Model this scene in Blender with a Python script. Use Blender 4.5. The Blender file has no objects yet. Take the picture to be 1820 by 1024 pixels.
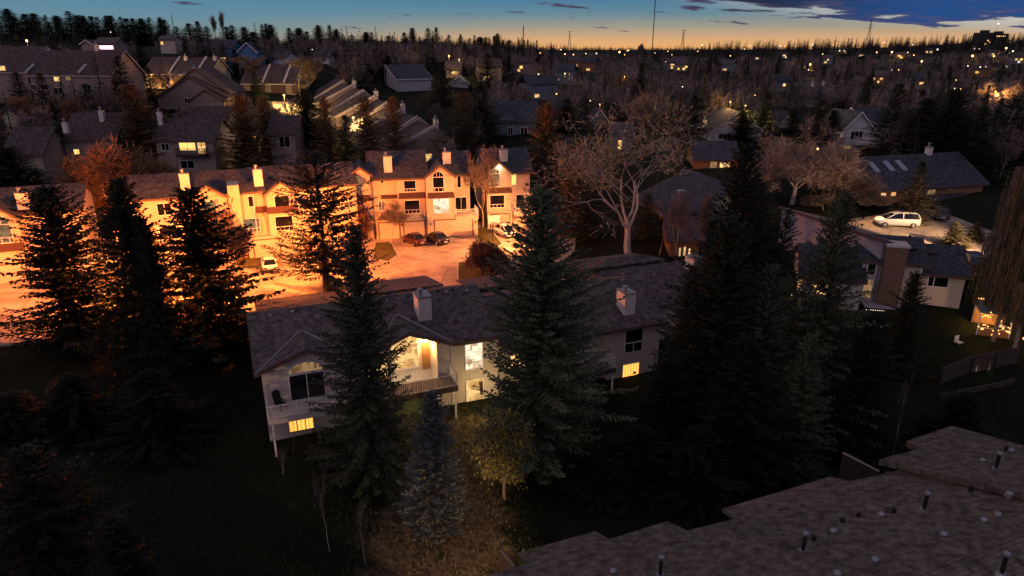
import bpy, math, random
import numpy as np
from mathutils import Vector, Matrix
sc = bpy.context.scene
COL = sc.collection.objects
rad = math.radians
FPX, HC = 1213.0, 28.0                     # focal length in photo pixels, camera height
PIT = math.atan(424 / 1213)
CP, SP_ = math.cos(PIT), math.sin(PIT)
# ---------------------------------------------------------------- camera
cam = bpy.data.cameras.new("Camera"); camo = bpy.data.objects.new("Camera", cam); COL.link(camo)
camo.location = (0, 0, HC); camo.rotation_euler = (math.pi / 2 - PIT, 0, 0)
cam.lens = 24.0; cam.sensor_width = 36.0; cam.clip_start = .5; cam.clip_end = 30000
sc.camera = camo
# ---------------------------------------------------------------- where a photo point lies in the world
def ray(px, py):
    x = (px - 910) / FPX; y = -(py - 512) / FPX
    return (x, CP + y * SP_, -SP_ + y * CP)
def onZ(px, py, z):
    d = ray(px, py); t = (z - HC) / d[2]; return Vector((d[0] * t, d[1] * t, z))
def onY(px, py, Y):
    d = ray(px, py); t = Y / d[1]; return Vector((d[0] * t, Y, HC + d[2] * t))
def proj(x, y, z):
    z -= HC; dep = max(.01, y * CP - z * SP_); up = y * SP_ + z * CP
    return 910 + FPX * x / dep, 512 - FPX * up / dep
class Frame:
    def __init__(s, O, a):
        s.O = (O[0], O[1]); s.a = rad(a); s.u = (math.cos(s.a), math.sin(s.a)); s.n = (-s.u[1], s.u[0])
    def w(s, u, v):
        return (s.O[0] + u * s.u[0] + v * s.n[0], s.O[1] + u * s.u[1] + v * s.n[1])
    def uz(s, v, px, py):
        d = ray(px, py); n = s.n
        t = (v + s.O[0] * n[0] + s.O[1] * n[1]) / (d[0] * n[0] + d[1] * n[1])
        X, Y = d[0] * t - s.O[0], d[1] * t - s.O[1]
        return X * s.u[0] + Y * s.u[1], HC + d[2] * t
# ---------------------------------------------------------------- meshes
class MB:
    def __init__(s): s.v = []; s.f = []; s.m = []
    def poly(s, pts, mi=0):
        n = len(s.v); s.v += [tuple(p) for p in pts]; s.f.append(tuple(range(n, n + len(pts)))); s.m.append(mi)
    def faces(s, pts, fs, mi=0):
        n = len(s.v); s.v += [tuple(p) for p in pts]
        for f in fs: s.f.append(tuple(n + i for i in f)); s.m.append(mi)
    def box(s, a, b, mi=0):
        x0, y0, z0 = a; x1, y1, z1 = b
        s.faces([(x0,y0,z0),(x1,y0,z0),(x1,y1,z0),(x0,y1,z0),(x0,y0,z1),(x1,y0,z1),(x1,y1,z1),(x0,y1,z1)],
                [(0,3,2,1),(4,5,6,7),(0,1,5,4),(1,2,6,5),(2,3,7,6),(3,0,4,7)], mi)
    def prism(s, pts, vec, mi=0):
        n = len(pts); q = [tuple(p[i] + vec[i] for i in range(3)) for p in pts]
        s.faces(list(pts) + q, [tuple(range(n))[::-1], tuple(range(n, 2 * n))] + [(i, (i + 1) % n, n + (i + 1) % n, n + i) for i in range(n)], mi)
    def tube(s, pts, rads, n=6, mi=0, cap=True):
        pts = [Vector(p) for p in pts]; base = len(s.v); rings = []
        for i, p in enumerate(pts):
            d = (pts[min(i + 1, len(pts) - 1)] - pts[max(i - 1, 0)]).normalized()
            a = d.cross(Vector((.31, .93, .2))).normalized(); b = d.cross(a)
            for k in range(n):
                t = 2 * math.pi * k / n
                s.v.append(tuple(p + rads[i] * (a * math.cos(t) + b * math.sin(t))))
        for i in range(len(pts) - 1):
            for k in range(n):
                k2 = (k + 1) % n
                s.f.append((base + i * n + k, base + i * n + k2, base + (i + 1) * n + k2, base + (i + 1) * n + k)); s.m.append(mi)
        if cap:
            s.f.append(tuple(base + (len(pts) - 1) * n + k for k in range(n))); s.m.append(mi)
            s.f.append(tuple(base + k for k in range(n))[::-1]); s.m.append(mi)
    def kite(s, p, d, side, mi=0):
        n = len(s.v); m = p + d * .45
        s.v += [tuple(p), tuple(m + side), tuple(p + d), tuple(m - side)]
        s.f.append((n, n + 1, n + 2, n + 3)); s.m.append(mi)
    def ball(s, c, r, mi=0, n=8, m=5, sq=(1, 1, 1)):
        pts = []; fs = []
        for i in range(m + 1):
            t = math.pi * i / m
            for k in range(n):
                q = 2 * math.pi * k / n
                pts.append((c[0] + r * sq[0] * math.sin(t) * math.cos(q), c[1] + r * sq[1] * math.sin(t) * math.sin(q), c[2] + r * sq[2] * math.cos(t)))
        for i in range(m):
            for k in range(n):
                fs.append((i * n + k, (i + 1) * n + k, (i + 1) * n + (k + 1) % n, i * n + (k + 1) % n))
        s.faces(pts, fs, mi)
    def mesh(s, name, mats, smooth=False):
        me = bpy.data.meshes.new(name); me.from_pydata(s.v, [], s.f)
        for m in (mats if isinstance(mats, (list, tuple)) else [mats]): me.materials.append(m)
        if any(s.m): me.polygons.foreach_set("material_index", s.m)
        if smooth: me.polygons.foreach_set("use_smooth", [True] * len(s.f))
        me.update(); return me
    def build(s, name, mats, parent=None, smooth=False, loc=None, rz=0):
        return link(name, s.mesh(name, mats, smooth), parent, loc, rz)
def link(name, me, parent=None, loc=None, rz=0):
    o = bpy.data.objects.new(name, me); COL.link(o)
    if parent: o.parent = parent
    if loc is not None: o.location = loc
    if rz: o.rotation_euler = (0, 0, rz)
    return o
def tag(o, label=None, cat=None, group=None, kind=None):
    if label: o["label"] = label
    if cat: o["category"] = cat
    if group: o["group"] = group
    if kind: o["kind"] = kind
    return o
def thing(name, label, cat, loc=(0, 0, 0), rz=0, group=None):
    o = bpy.data.objects.new(name, None); COL.link(o); o.location = loc; o.rotation_euler = (0, 0, rz)
    return tag(o, label, cat, group)
def copy_tree(o, parent=None):
    c = o.copy(); COL.link(c)
    if parent: c.parent = parent
    for ch in o.children: copy_tree(ch, c)
    return c
# ---------------------------------------------------------------- materials
def nt(m):
    m.use_nodes = True; t = m.node_tree; t.nodes.clear(); return t, t.nodes, t.links
def mat(name, col, rough=.8, var=.25, scale=3.0, bump=0.0, spec=.3, col2=None, stretch=None, objvar=0, metal=0, detail=5, coat=0):
    m = bpy.data.materials.new(name); t, N, L = nt(m)
    out = N.new("ShaderNodeOutputMaterial"); b = N.new("ShaderNodeBsdfPrincipled"); L.new(b.outputs[0], out.inputs[0])
    b.inputs["Roughness"].default_value = rough; b.inputs["Specular IOR Level"].default_value = spec
    b.inputs["Metallic"].default_value = metal; b.inputs["Coat Weight"].default_value = coat
    tc = N.new("ShaderNodeTexCoord"); mp = N.new("ShaderNodeMapping"); L.new(tc.outputs["Object"], mp.inputs[0])
    if stretch: mp.inputs["Scale"].default_value = stretch
    n = N.new("ShaderNodeTexNoise"); L.new(mp.outputs[0], n.inputs[0]); n.inputs["Scale"].default_value = scale; n.inputs["Detail"].default_value = detail
    r = N.new("ShaderNodeValToRGB"); L.new(n.outputs[0], r.inputs[0])
    c2 = col2 if col2 else tuple(c * (1 + var) for c in col); c1 = col if col2 else tuple(c * (1 - var) for c in col)
    r.color_ramp.elements[0].position = .3; r.color_ramp.elements[1].position = .7
    r.color_ramp.elements[0].color = (*c1, 1); r.color_ramp.elements[1].color = (*c2, 1)
    src = r.outputs[0]
    if objvar:
        oi = N.new("ShaderNodeObjectInfo"); mr = N.new("ShaderNodeMapRange"); L.new(oi.outputs["Random"], mr.inputs[0])
        mr.inputs[3].default_value = 1 - objvar; mr.inputs[4].default_value = 1 + objvar
        mx = N.new("ShaderNodeVectorMath"); mx.operation = 'SCALE'; L.new(src, mx.inputs[0]); L.new(mr.outputs[0], mx.inputs["Scale"]); src = mx.outputs[0]
    L.new(src, b.inputs["Base Color"])
    if bump:
        bp = N.new("ShaderNodeBump"); bp.inputs["Strength"].default_value = bump; bp.inputs["Distance"].default_value = .05
        L.new(n.outputs[0], bp.inputs["Height"]); L.new(bp.outputs[0], b.inputs["Normal"])
    return m
def siding(name, col, period=.3, horizontal=False, rough=.75, var=.12):
    m = mat(name, col, rough, var, .6)
    N, L = m.node_tree.nodes, m.node_tree.links
    b = [n for n in N if n.type == 'BSDF_PRINCIPLED'][0]
    tc = [n for n in N if n.type == 'TEX_COORD'][0]
    w = N.new("ShaderNodeTexWave"); w.bands_direction = 'Z' if horizontal else 'X'; w.wave_profile = 'SAW'
    w.inputs["Scale"].default_value = .314 / period; w.inputs["Distortion"].default_value = 0; L.new(tc.outputs["Object"], w.inputs[0])
    bp = N.new("ShaderNodeBump"); bp.inputs["Strength"].default_value = .5; bp.inputs["Distance"].default_value = .03
    L.new(w.outputs["Fac"], bp.inputs["Height"]); L.new(bp.outputs[0], b.inputs["Normal"])
    return m
def shingle(name, col, row=.28):
    m = mat(name, col, .9, .6, 2.2, detail=15)
    N, L = m.node_tree.nodes, m.node_tree.links
    b = [n for n in N if n.type == 'BSDF_PRINCIPLED'][0]
    old = b.inputs["Base Color"].links[0].from_socket
    tc = [n for n in N if n.type == 'TEX_COORD'][0]
    br = N.new("ShaderNodeTexBrick"); L.new(tc.outputs["Object"], br.inputs[0]); br.inputs["Scale"].default_value = 1
    br.inputs["Brick Width"].default_value = .45; br.inputs["Row Height"].default_value = row; br.inputs["Mortar Size"].default_value = .02
    br.inputs["Color1"].default_value = (.82, .82, .82, 1); br.inputs["Color2"].default_value = (1.16, 1.15, 1.12, 1); br.inputs["Mortar"].default_value = (.62, .62, .62, 1)
    mx = N.new("ShaderNodeVectorMath"); mx.operation = 'MULTIPLY'; L.new(old, mx.inputs[0]); L.new(br.outputs[0], mx.inputs[1]); L.new(mx.outputs[0], b.inputs["Base Color"])
    return m
def brick(name, c1, c2):
    m = mat(name, c1, .9)
    N, L = m.node_tree.nodes, m.node_tree.links
    b = [n for n in N if n.type == 'BSDF_PRINCIPLED'][0]; tc = [n for n in N if n.type == 'TEX_COORD'][0]
    mp = N.new("ShaderNodeMapping"); mp.inputs["Rotation"].default_value = (rad(90), 0, 0); L.new(tc.outputs["Object"], mp.inputs[0])
    br = N.new("ShaderNodeTexBrick"); L.new(mp.outputs[0], br.inputs[0]); br.inputs["Scale"].default_value = 3
    br.inputs["Color1"].default_value = (*c1, 1); br.inputs["Color2"].default_value = (*c2, 1); br.inputs["Mortar"].default_value = (.2, .18, .16, 1)
    L.new(br.outputs[0], b.inputs["Base Color"]); return m
def lit(name, col, s, dark=.25, kind='room', seed=0):
    """a window with the light on: curtain folds or the broken shapes of a room"""
    m = bpy.data.materials.new(name); t, N, L = nt(m)
    out = N.new("ShaderNodeOutputMaterial"); e = N.new("ShaderNodeEmission"); L.new(e.outputs[0], out.inputs[0])
    e.inputs[1].default_value = s
    tc = N.new("ShaderNodeTexCoord"); mp = N.new("ShaderNodeMapping"); L.new(tc.outputs["Object"], mp.inputs[0]); mp.inputs["Location"].default_value = (seed * 3.7, seed * 1.3, seed * 2.1)
    if kind == 'curtain':
        x = N.new("ShaderNodeTexWave"); x.bands_direction = 'X'; x.inputs["Scale"].default_value = 1.1; x.inputs["Distortion"].default_value = 1.5; x.inputs["Detail"].default_value = 3
        o = x.outputs["Fac"]
    else:
        x = N.new("ShaderNodeTexVoronoi"); x.distance = 'CHEBYCHEV'; x.inputs["Scale"].default_value = 2.1; o = x.outputs["Color"]
    L.new(mp.outputs[0], x.inputs[0])
    r = N.new("ShaderNodeValToRGB"); L.new(o, r.inputs[0])
    r.color_ramp.elements[0].position = .12; r.color_ramp.elements[1].position = .6 if kind != 'curtain' else .9
    r.color_ramp.elements[0].color = (col[0] * dark * 1.3, col[1] * dark, col[2] * dark * .7, 1); r.color_ramp.elements[1].color = (*col, 1)
    L.new(r.outputs[0], e.inputs[0]); return m
def emit(name, col, s):
    m = bpy.data.materials.new(name); t, N, L = nt(m)
    out = N.new("ShaderNodeOutputMaterial"); e = N.new("ShaderNodeEmission"); L.new(e.outputs[0], out.inputs[0])
    e.inputs[0].default_value = (*col, 1); e.inputs[1].default_value = s; return m
M = {}
M['cream'] = siding('cream_siding', (.5, .41, .32), .28)
M['stucco'] = mat('pale_stucco', (.52, .46, .43), .9, .1, 5, .2)
M['tan'] = mat('tan_stucco', (.29, .22, .19), .9, .15, 4, .2)
M['greyside'] = siding('grey_siding', (.36, .34, .38), .25, True)
M['palegrey'] = siding('pale_blue_grey_siding', (.27, .3, .39), .25, True)
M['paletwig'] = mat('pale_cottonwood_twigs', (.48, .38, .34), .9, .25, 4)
M['bluegrey'] = siding('blue_grey_siding', (.13, .16, .2), .25, True)
M['blueside'] = siding('blue_siding', (.08, .2, .36), .25, True)
M['whiteside'] = siding('white_siding', (.62, .6, .62), .22, True)
M['woodwall'] = siding('cedar_boards', (.25, .13, .06), .2)
M['white'] = mat('white_paint', (.72, .7, .7), .5, .06, 2)
M['trim'] = mat('brown_trim', (.1, .06, .05), .7, .2, 3)
M['darktrim'] = mat('dark_trim', (.03, .025, .025), .7, .2, 3)
M['shingle'] = shingle('asphalt_shingles', (.1, .082, .085))
M['shingle_red'] = shingle('brown_shingles', (.075, .055, .058))
M['shingle_blue'] = shingle('slate_blue_shingles', (.045, .052, .068))
M['shingle_fg'] = shingle('weathered_shingles', (.112, .096, .076), .2)
M['pent'] = mat('red_brown_pent_shingles', (.07, .034, .025), .85, .3, 5)
M['door'] = siding('garage_door_panels', (.5, .42, .34), .55, True)
M['fencewood'] = mat('weathered_fence', (.07, .052, .042), .85, .3, 4)
M['brick'] = brick('red_brown_brick', (.2, .1, .065), (.13, .07, .05))
M['chim'] = mat('chimney_stucco', (.6, .56, .53), .85, .08, 4)
M['metal'] = mat('galvanised_metal', (.28, .3, .32), .5, .1, 6, metal=.7)
M['black'] = mat('black_metal', (.012, .012, .014), .5, .3, 5)
M['glass'] = mat('dark_window_glass', (.006, .007, .01), .06, .2, 1, spec=.6)
M['skyglass'] = mat('skylight_glass', (.2, .26, .3), .12, .1, 1, spec=1.0)
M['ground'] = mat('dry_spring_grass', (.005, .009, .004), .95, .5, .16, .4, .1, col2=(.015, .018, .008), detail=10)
def dry_lit_patch():
    """trodden dry grass between the row house and the near roof, ragged at its edges"""
    m = M['ground']; N, L = m.node_tree.nodes, m.node_tree.links
    b = [n for n in N if n.type == 'BSDF_PRINCIPLED'][0]; tc = [n for n in N if n.type == 'TEX_COORD'][0]; old = b.inputs["Base Color"].links[0].from_socket
    def mt(op, x, y=None):
        n = N.new("ShaderNodeMath"); n.operation = op
        for i, q in enumerate((x, y)):
            if q is None: continue
            if isinstance(q, (int, float)): n.inputs[i].default_value = q
            else: L.new(q, n.inputs[i])
        return n.outputs[0]
    s = N.new("ShaderNodeSeparateXYZ"); L.new(tc.outputs["Object"], s.inputs[0])
    nz = N.new("ShaderNodeTexNoise"); L.new(tc.outputs["Object"], nz.inputs[0]); nz.inputs["Scale"].default_value = .7; nz.inputs["Detail"].default_value = 9
    n2 = N.new("ShaderNodeTexNoise"); L.new(tc.outputs["Object"], n2.inputs[0]); n2.inputs["Scale"].default_value = 3.2; n2.inputs["Detail"].default_value = 8
    dx = mt('DIVIDE', mt('ADD', s.outputs[0], 4.6), 3.9); dy = mt('DIVIDE', mt('SUBTRACT', s.outputs[1], 37.5), 11.5)
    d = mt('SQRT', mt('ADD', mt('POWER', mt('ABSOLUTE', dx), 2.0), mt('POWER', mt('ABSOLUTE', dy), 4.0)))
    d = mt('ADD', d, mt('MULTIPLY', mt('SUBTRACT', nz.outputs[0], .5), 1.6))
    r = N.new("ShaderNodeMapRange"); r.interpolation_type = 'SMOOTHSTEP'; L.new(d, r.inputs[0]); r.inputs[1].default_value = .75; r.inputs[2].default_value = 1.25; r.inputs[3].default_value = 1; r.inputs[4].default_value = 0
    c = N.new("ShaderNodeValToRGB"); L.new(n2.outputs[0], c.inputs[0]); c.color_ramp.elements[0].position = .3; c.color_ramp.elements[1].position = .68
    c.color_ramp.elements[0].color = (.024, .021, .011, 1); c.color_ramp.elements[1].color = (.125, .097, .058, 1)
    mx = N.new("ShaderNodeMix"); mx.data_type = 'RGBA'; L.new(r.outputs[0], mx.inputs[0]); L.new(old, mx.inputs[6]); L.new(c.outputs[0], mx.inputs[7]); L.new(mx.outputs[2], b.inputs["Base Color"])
dry_lit_patch()  # dry grass whose paler colour also carries the lamp's pool of light
M['asphalt'] = mat('pale_worn_road', (.33, .265, .21), .85, .34, .45, detail=9)
def tar_seams(m):
    N, L = m.node_tree.nodes, m.node_tree.links
    b = [n for n in N if n.type == 'BSDF_PRINCIPLED'][0]; tc = [n for n in N if n.type == 'TEX_COORD'][0]; old = b.inputs["Base Color"].links[0].from_socket
    v = N.new("ShaderNodeTexVoronoi"); v.feature = 'DISTANCE_TO_EDGE'; v.inputs["Scale"].default_value = .22; L.new(tc.outputs["Object"], v.inputs[0])
    r = N.new("ShaderNodeMapRange"); L.new(v.outputs["Distance"], r.inputs[0]); r.inputs[1].default_value = .006; r.inputs[2].default_value = .02; r.inputs[3].default_value = .5; r.inputs[4].default_value = 1
    mx = N.new("ShaderNodeVectorMath"); mx.operation = 'SCALE'; L.new(old, mx.inputs[0]); L.new(r.outputs[0], mx.inputs["Scale"]); L.new(mx.outputs[0], b.inputs["Base Color"])
tar_seams(M['asphalt'])
M['concrete'] = mat('concrete_drive', (.33, .31, .29), .85, .15, .6, detail=8)
M['kerb'] = mat('kerb_concrete', (.36, .34, .32), .85, .1, 2)
M['lawn_dark'] = mat('dark_grass_blades', (.012, .02, .007), .9, .4, .4, col2=(.03, .035, .014))
M['straw'] = mat('dry_grass_blades', (.05, .042, .022), .9, .4, .6, col2=(.14, .11, .062))
M['lawn'] = mat('lawn_strip_grass', (.05, .05, .018), .95, .4, .8, .3, .1, col2=(.09, .075, .03), detail=8)
M['bark'] = mat('spruce_bark', (.05, .038, .03), .95, .4, 6, .5, stretch=(1, 1, .2))
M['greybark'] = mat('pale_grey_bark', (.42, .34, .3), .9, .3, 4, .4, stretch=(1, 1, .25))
M['brownbark'] = mat('brown_twigs', (.2, .145, .125), .9, .3, 4, objvar=.3)
M['rustbark'] = mat('rust_brown_twigs', (.24, .13, .07), .9, .3, 4)  # oak twigs recoloured so the orange lamplight sits in the colour
M['redbark'] = mat('reddish_twigs', (.13, .06, .045), .9, .3, 4)
M['birch'] = mat('pale_birch_bark', (.5, .45, .38), .8, .25, 5, stretch=(1, 1, 4))
def needles(n, c, c2): return mat(n, c, .75, .4, 1.1, spec=.2, col2=c2, objvar=.25)
M['n_dark'] = needles('dark_spruce_needles', (.012, .018, .009), (.032, .042, .022))
M['n_deep'] = needles('deep_green_needles', (.02, .03, .016), (.07, .085, .048))
M['n_shade'] = needles('deep_shade_needles', (.005, .008, .004), (.013, .018, .009))  # darker copy of the needles, shade and silhouette put into the colour
M['n_mid'] = needles('green_spruce_needles', (.034, .05, .028), (.115, .14, .08))
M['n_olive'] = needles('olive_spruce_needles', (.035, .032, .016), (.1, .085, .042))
M['n_brown'] = needles('brownish_spruce_needles', (.075, .045, .02), (.2, .12, .05))  # needles browned and brightened to carry orange lamplight
M['n_blue'] = needles('blue_spruce_needles', (.045, .055, .052), (.115, .13, .125))
M['bud'] = mat('olive_buds', (.12, .11, .045), .8, .4, 2, objvar=.25)
M['bud_y'] = mat('fresh_yellow_green_leaves', (.2, .2, .045), .8, .4, 2)
M['far'] = mat('far_trees', (.035, .035, .026), .9, .5, .12, col2=(.07, .065, .05), detail=2)
M['far_bare'] = mat('far_leafless_trees', (.12, .09, .085), .9, .5, .12, col2=(.3, .23, .215), detail=2)
M['w_warm'] = lit('lamplit_room', (1, .58, .2), 1.6, .25)
M['w_cream'] = lit('bright_cream_room', (1, .6, .22), 1.1, .3, seed=2)
M['w_white'] = lit('white_lit_room', (1, .82, .58), 1.25, .3, seed=1)
M['w_amber'] = lit('amber_blind', (1, .48, .1), 1.7, .6, 'curtain')
M['w_yellow'] = lit('yellow_curtain', (1, .66, .2), 1.8, .5, 'curtain')
M['w_dim'] = lit('dim_room', (.5, .3, .14), .6, .2, seed=4)
M['sodium'] = emit('sodium_lamp', (1, .22, .05), 3.5)
M['lampw'] = emit('white_lamp', (1, .85, .6), 30)
M['far_o'] = emit('far_orange_lamp', (1, .4, .1), 6)
M['far_y'] = emit('far_yellow_lamp', (1, .58, .2), 6)
M['far_w'] = emit('far_white_lamp', (1, .8, .58), 4)
M['pink'] = emit('pink_garland', (1, .45, .75), 4)
M['tail'] = emit('unlit_tail', (.25, .01, .01), .25)  # tail lenses given a faint red glow although the lamps are off
# ---------------------------------------------------------------- render / colour
sc.view_settings.view_transform = 'Standard'; sc.view_settings.look = 'None'
sc.view_settings.exposure = 0; sc.view_settings.gamma = 1
sc.render.engine = 'CYCLES'
cy = sc.cycles; cy.max_bounces = 5; cy.diffuse_bounces = 2; cy.glossy_bounces = 2; cy.transmission_bounces = 2; cy.use_denoising = True
cy.sample_clamp_indirect = 4; cy.caustics_reflective = False; cy.caustics_refractive = False
# ---------------------------------------------------------------- dusk sky
wd = bpy.data.worlds.new("World"); sc.world = wd; wd.use_nodes = True
T = wd.node_tree; T.nodes.clear(); N, L = T.nodes, T.links
def nd(k, **kw):
    n = N.new(k)
    for a, b in kw.items(): setattr(n, a, b)
    return n
def mth(op, a, b=None, c=None, clamp=False):
    n = nd("ShaderNodeMath", operation=op, use_clamp=clamp)
    for i, x in enumerate((a, b, c)):
        if x is None: continue
        if isinstance(x, (int, float)): n.inputs[i].default_value = x
        else: L.new(x, n.inputs[i])
    return n.outputs[0]
def sstep(x, lo, hi):
    n = nd("ShaderNodeMapRange", interpolation_type='SMOOTHSTEP'); L.new(x, n.inputs[0])
    for i, q in ((1, lo), (2, hi)):
        if isinstance(q, (int, float)): n.inputs[i].default_value = q
        else: L.new(q, n.inputs[i])
    return n.outputs[0]
def mixc(f, a, b):
    n = nd("ShaderNodeMix", data_type='RGBA')
    if isinstance(f, (int, float)): n.inputs[0].default_value = f
    else: L.new(f, n.inputs[0])
    for i, x in ((6, a), (7, b)):
        if isinstance(x, tuple): n.inputs[i].default_value = (*x, 1)
        else: L.new(x, n.inputs[i])
    return n.outputs[2]
tc = nd("ShaderNodeTexCoord"); sx = nd("ShaderNodeSeparateXYZ"); L.new(tc.outputs["Generated"], sx.inputs[0])
el = mth('MULTIPLY', mth('ARCSINE', sx.outputs[2]), 57.2958)
az = mth('MULTIPLY', mth('ARCTAN2', sx.outputs[0], sx.outputs[1]), 57.2958)
def ramp(stops):
    r = nd("ShaderNodeValToRGB"); L.new(mth('DIVIDE', mth('ADD', el, 1.0), 6.0, clamp=True), r.inputs[0])
    e = r.color_ramp.elements
    while len(e) < len(stops): e.new(.5)
    for i, (d, c) in enumerate(stops): e[i].position = (d + 1) / 6; e[i].color = (*c, 1)
    return r.outputs[0]
warm = ramp([(-.6, (.60, .24, .07)), (.1, (.86, .42, .15)), (.8, (.68, .40, .2)), (1.6, (.37, .33, .25)), (2.6, (.14, .25, .31)), (3.8, (.062, .19, .33)), (5, (.05, .15, .3))])
cool = ramp([(-.6, (.30, .25, .2)), (.3, (.30, .29, .24)), (1.2, (.2, .27, .27)), (2.2, (.14, .26, .33)), (3.4, (.095, .24, .36)), (4.4, (.07, .19, .33)), (5, (.055, .15, .26))])
wf = sstep(az, -24.0, 4.0)
front = mixc(wf, cool, warm)
# high sky: the still lit dome overhead and the rosy belt opposite the sunset (Nishita with the sun under the horizon adds its own blue)
SUN_EL, SUN_AZ = -2.0, 14.0
nis = nd("ShaderNodeTexSky", sky_type='NISHITA'); nis.sun_disc = False; nis.sun_elevation = rad(SUN_EL); nis.sun_rotation = rad(SUN_AZ); nis.altitude = 1000; nis.dust_density = 1.5; nis.ozone_density = 2
hi = mixc(sstep(el, 8.0, 60.0), (.225, .21, .29), (.195, .16, .235))
back = mixc(sstep(el, 4.0, 50.0), (.82, .62, .70), (.23, .19, .25))
dome = mixc(sstep(sx.outputs[1], -.35, .45), back, hi)
nb = nd("ShaderNodeVectorMath", operation='SCALE'); L.new(nis.outputs[0], nb.inputs[0]); nb.inputs["Scale"].default_value = .06
dm = nd("ShaderNodeVectorMath", operation='ADD'); L.new(dome, dm.inputs[0]); L.new(nb.outputs[0], dm.inputs[1])
isfront = mth('MULTIPLY', sstep(sx.outputs[1], .2, .6), mth('SUBTRACT', 1.0, sstep(el, 4.5, 22.0)))
base = mixc(isfront, dm.outputs[0], front)
# clouds: dark bank low in the right of the sunset sky, a few scraps left of it
cv = nd("ShaderNodeCombineXYZ"); L.new(mth('MULTIPLY', az, .19), cv.inputs[0]); L.new(mth('MULTIPLY', mth('ADD', el, mth('MULTIPLY', az, .05)), 1.7), cv.inputs[1])
nz = nd("ShaderNodeTexNoise"); L.new(cv.outputs[0], nz.inputs[0]); nz.inputs["Scale"].default_value = 1.0; nz.inputs["Detail"].default_value = 9; nz.inputs["Roughness"].default_value = .58; nz.inputs["Distortion"].default_value = .35
low = mth('SUBTRACT', 3.15, mth('MULTIPLY', mth('SUBTRACT', az, 13.0), .095))
bank = mth('MULTIPLY', sstep(az, 9.0, 27.0), sstep(el, mth('SUBTRACT', low, .5), mth('ADD', low, .9)))
scrap = mth('MULTIPLY', sstep(az, -12.0, 2.0), mth('MULTIPLY', sstep(el, 1.2, 2.8), .085))
dens = mth('ADD', nz.outputs[0], mth('ADD', mth('MULTIPLY', bank, .25), scrap))
cm = sstep(dens, .635, .70)
thick = sstep(dens, .66, .82)
ccol = mixc(sstep(az, 17.0, 30.0), (.018, .024, .05), (.02, .07, .23))
ccol = mixc(mth('MULTIPLY', mth('SUBTRACT', 1.0, thick), .7), ccol, (.10, .085, .15))
cloudy = mixc(mth('MULTIPLY', cm, mth('SUBTRACT', 1.0, sstep(el, 12.0, 40.0))), base, ccol)
# pale bright slits in and under the bank
slit = mth('MULTIPLY', mth('MULTIPLY', bank, mth('SUBTRACT', 1.0, cm)), .8)
cloudy = mixc(slit, cloudy, (.62, .58, .52))
bg = nd("ShaderNodeBackground"); L.new(cloudy, bg.inputs[0]); bg.inputs[1].default_value = 1.0
wo = nd("ShaderNodeOutputWorld"); L.new(bg.outputs[0], wo.inputs[0])
# afterglow: what is left of the sun, very weak and broad
sl = bpy.data.lights.new("Sun", 'SUN'); sl.energy = .05; sl.angle = rad(25); sl.color = (1, .6, .4)
so = bpy.data.objects.new("Sun", sl); COL.link(so); so.rotation_euler = (rad(86), 0, rad(180 - SUN_AZ))
def lamp(loc, col, power, size=.25, name="lamp_light", spot=None):
    l = bpy.data.lights.new(name, 'SPOT' if spot else 'POINT'); l.energy = power; l.color = col; l.shadow_soft_size = size
    o = bpy.data.objects.new(name, l); COL.link(o); o.location = loc
    if spot:
        l.spot_size = rad(spot[1]); l.spot_blend = .6
        o.rotation_euler = (Vector(spot[0]) - Vector(loc)).to_track_quat('-Z', 'Y').to_euler()
    return o
# ---------------------------------------------------------------- ground
CPS = []
def cp(x, y, z): CPS.append((x, y, z))
for a in [(-18,44,0),(-8,47,0),(0,50,0),(10,52,-1),(17,54,-1.2),(0,35,-.5),(-15,33,-.5),(-30,40,.4),(-45,45,1.6),(15,40,-.8),(30,42,0),(40,52,1.6),(50,55,3),
          (0,20,-.5),(0,3,-.5),(-40,20,0),(40,20,0),(-30,0,0),(30,0,0),(0,-40,0),(-80,0,2),(80,0,2),(-80,40,3),(80,40,4),
          (-50,58,3),(-47,72,3),(-30,66,3),(-15,70,3),(0,74,3),(-4,85,3.1),(-15,88,3.1),(-30,80,3),(-45,85,3.1),(-62,90,3.2),(-17,94,3.2),(-5,98,3.2),(4,101,3.3),
          (-13,60,2.7),(-26,57,2.4),(5,66,2.4),(16,68,2.6),(-60,70,3.1),(-75,60,3.2),
          (47,82,7),(44,76,7),(60,79,7),(36,76,6.4),(52,71,5.6),(40,63,4.3),(46,62,4.2),(25,65,3),(20,75,4),(10,80,3.5),(10,95,4),(30,95,7.5),(50,95,8.2),(70,95,8.5),(56,86,7.1),
          (-50,108,4.5),(-20,112,5),(5,116,5),(-75,105,5)]: cp(*a)
for px, py, Y in [(300,310,120),(60,330,116),(480,290,130),(650,285,132),(760,280,130),(640,230,165),(490,190,168),(330,205,160),(120,190,150),(280,140,195),(100,97,260),(20,92,300),
                  (400,115,230),(450,102,260),(570,113,240),(800,138,230),(710,160,205),(940,240,140),(1060,235,150),(1280,252,140),(1530,268,128),(1300,195,225),(1500,182,260),(1700,172,300),
                  (1400,132,450),(1760,112,520),(1100,128,420),(1000,112,700),(1250,110,800),(1550,105,800),(50,74,400),(300,76,430),(500,83,470),(800,88,650),(-200,80,380),(-300,140,220),(2050,120,420),(2050,85,900),
                  (1000,91,1200),(1300,90,1500),(1600,84,1100),(1760,74,950),(1150,90,2600)]:
    p = onY(px, py, Y); cp(p.x, p.y, p.z)
for a in [(-2500,-2500,25),(2500,-2500,25),(-4000,2500,32),(4000,2500,40),(0,6000,24),(-900,-300,20),(900,-300,20),(0,-300,4)]: cp(*a)
_P = np.array(CPS)
_d = np.linalg.norm(_P[:, None, :2] - _P[None, :, :2], axis=2)
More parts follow.
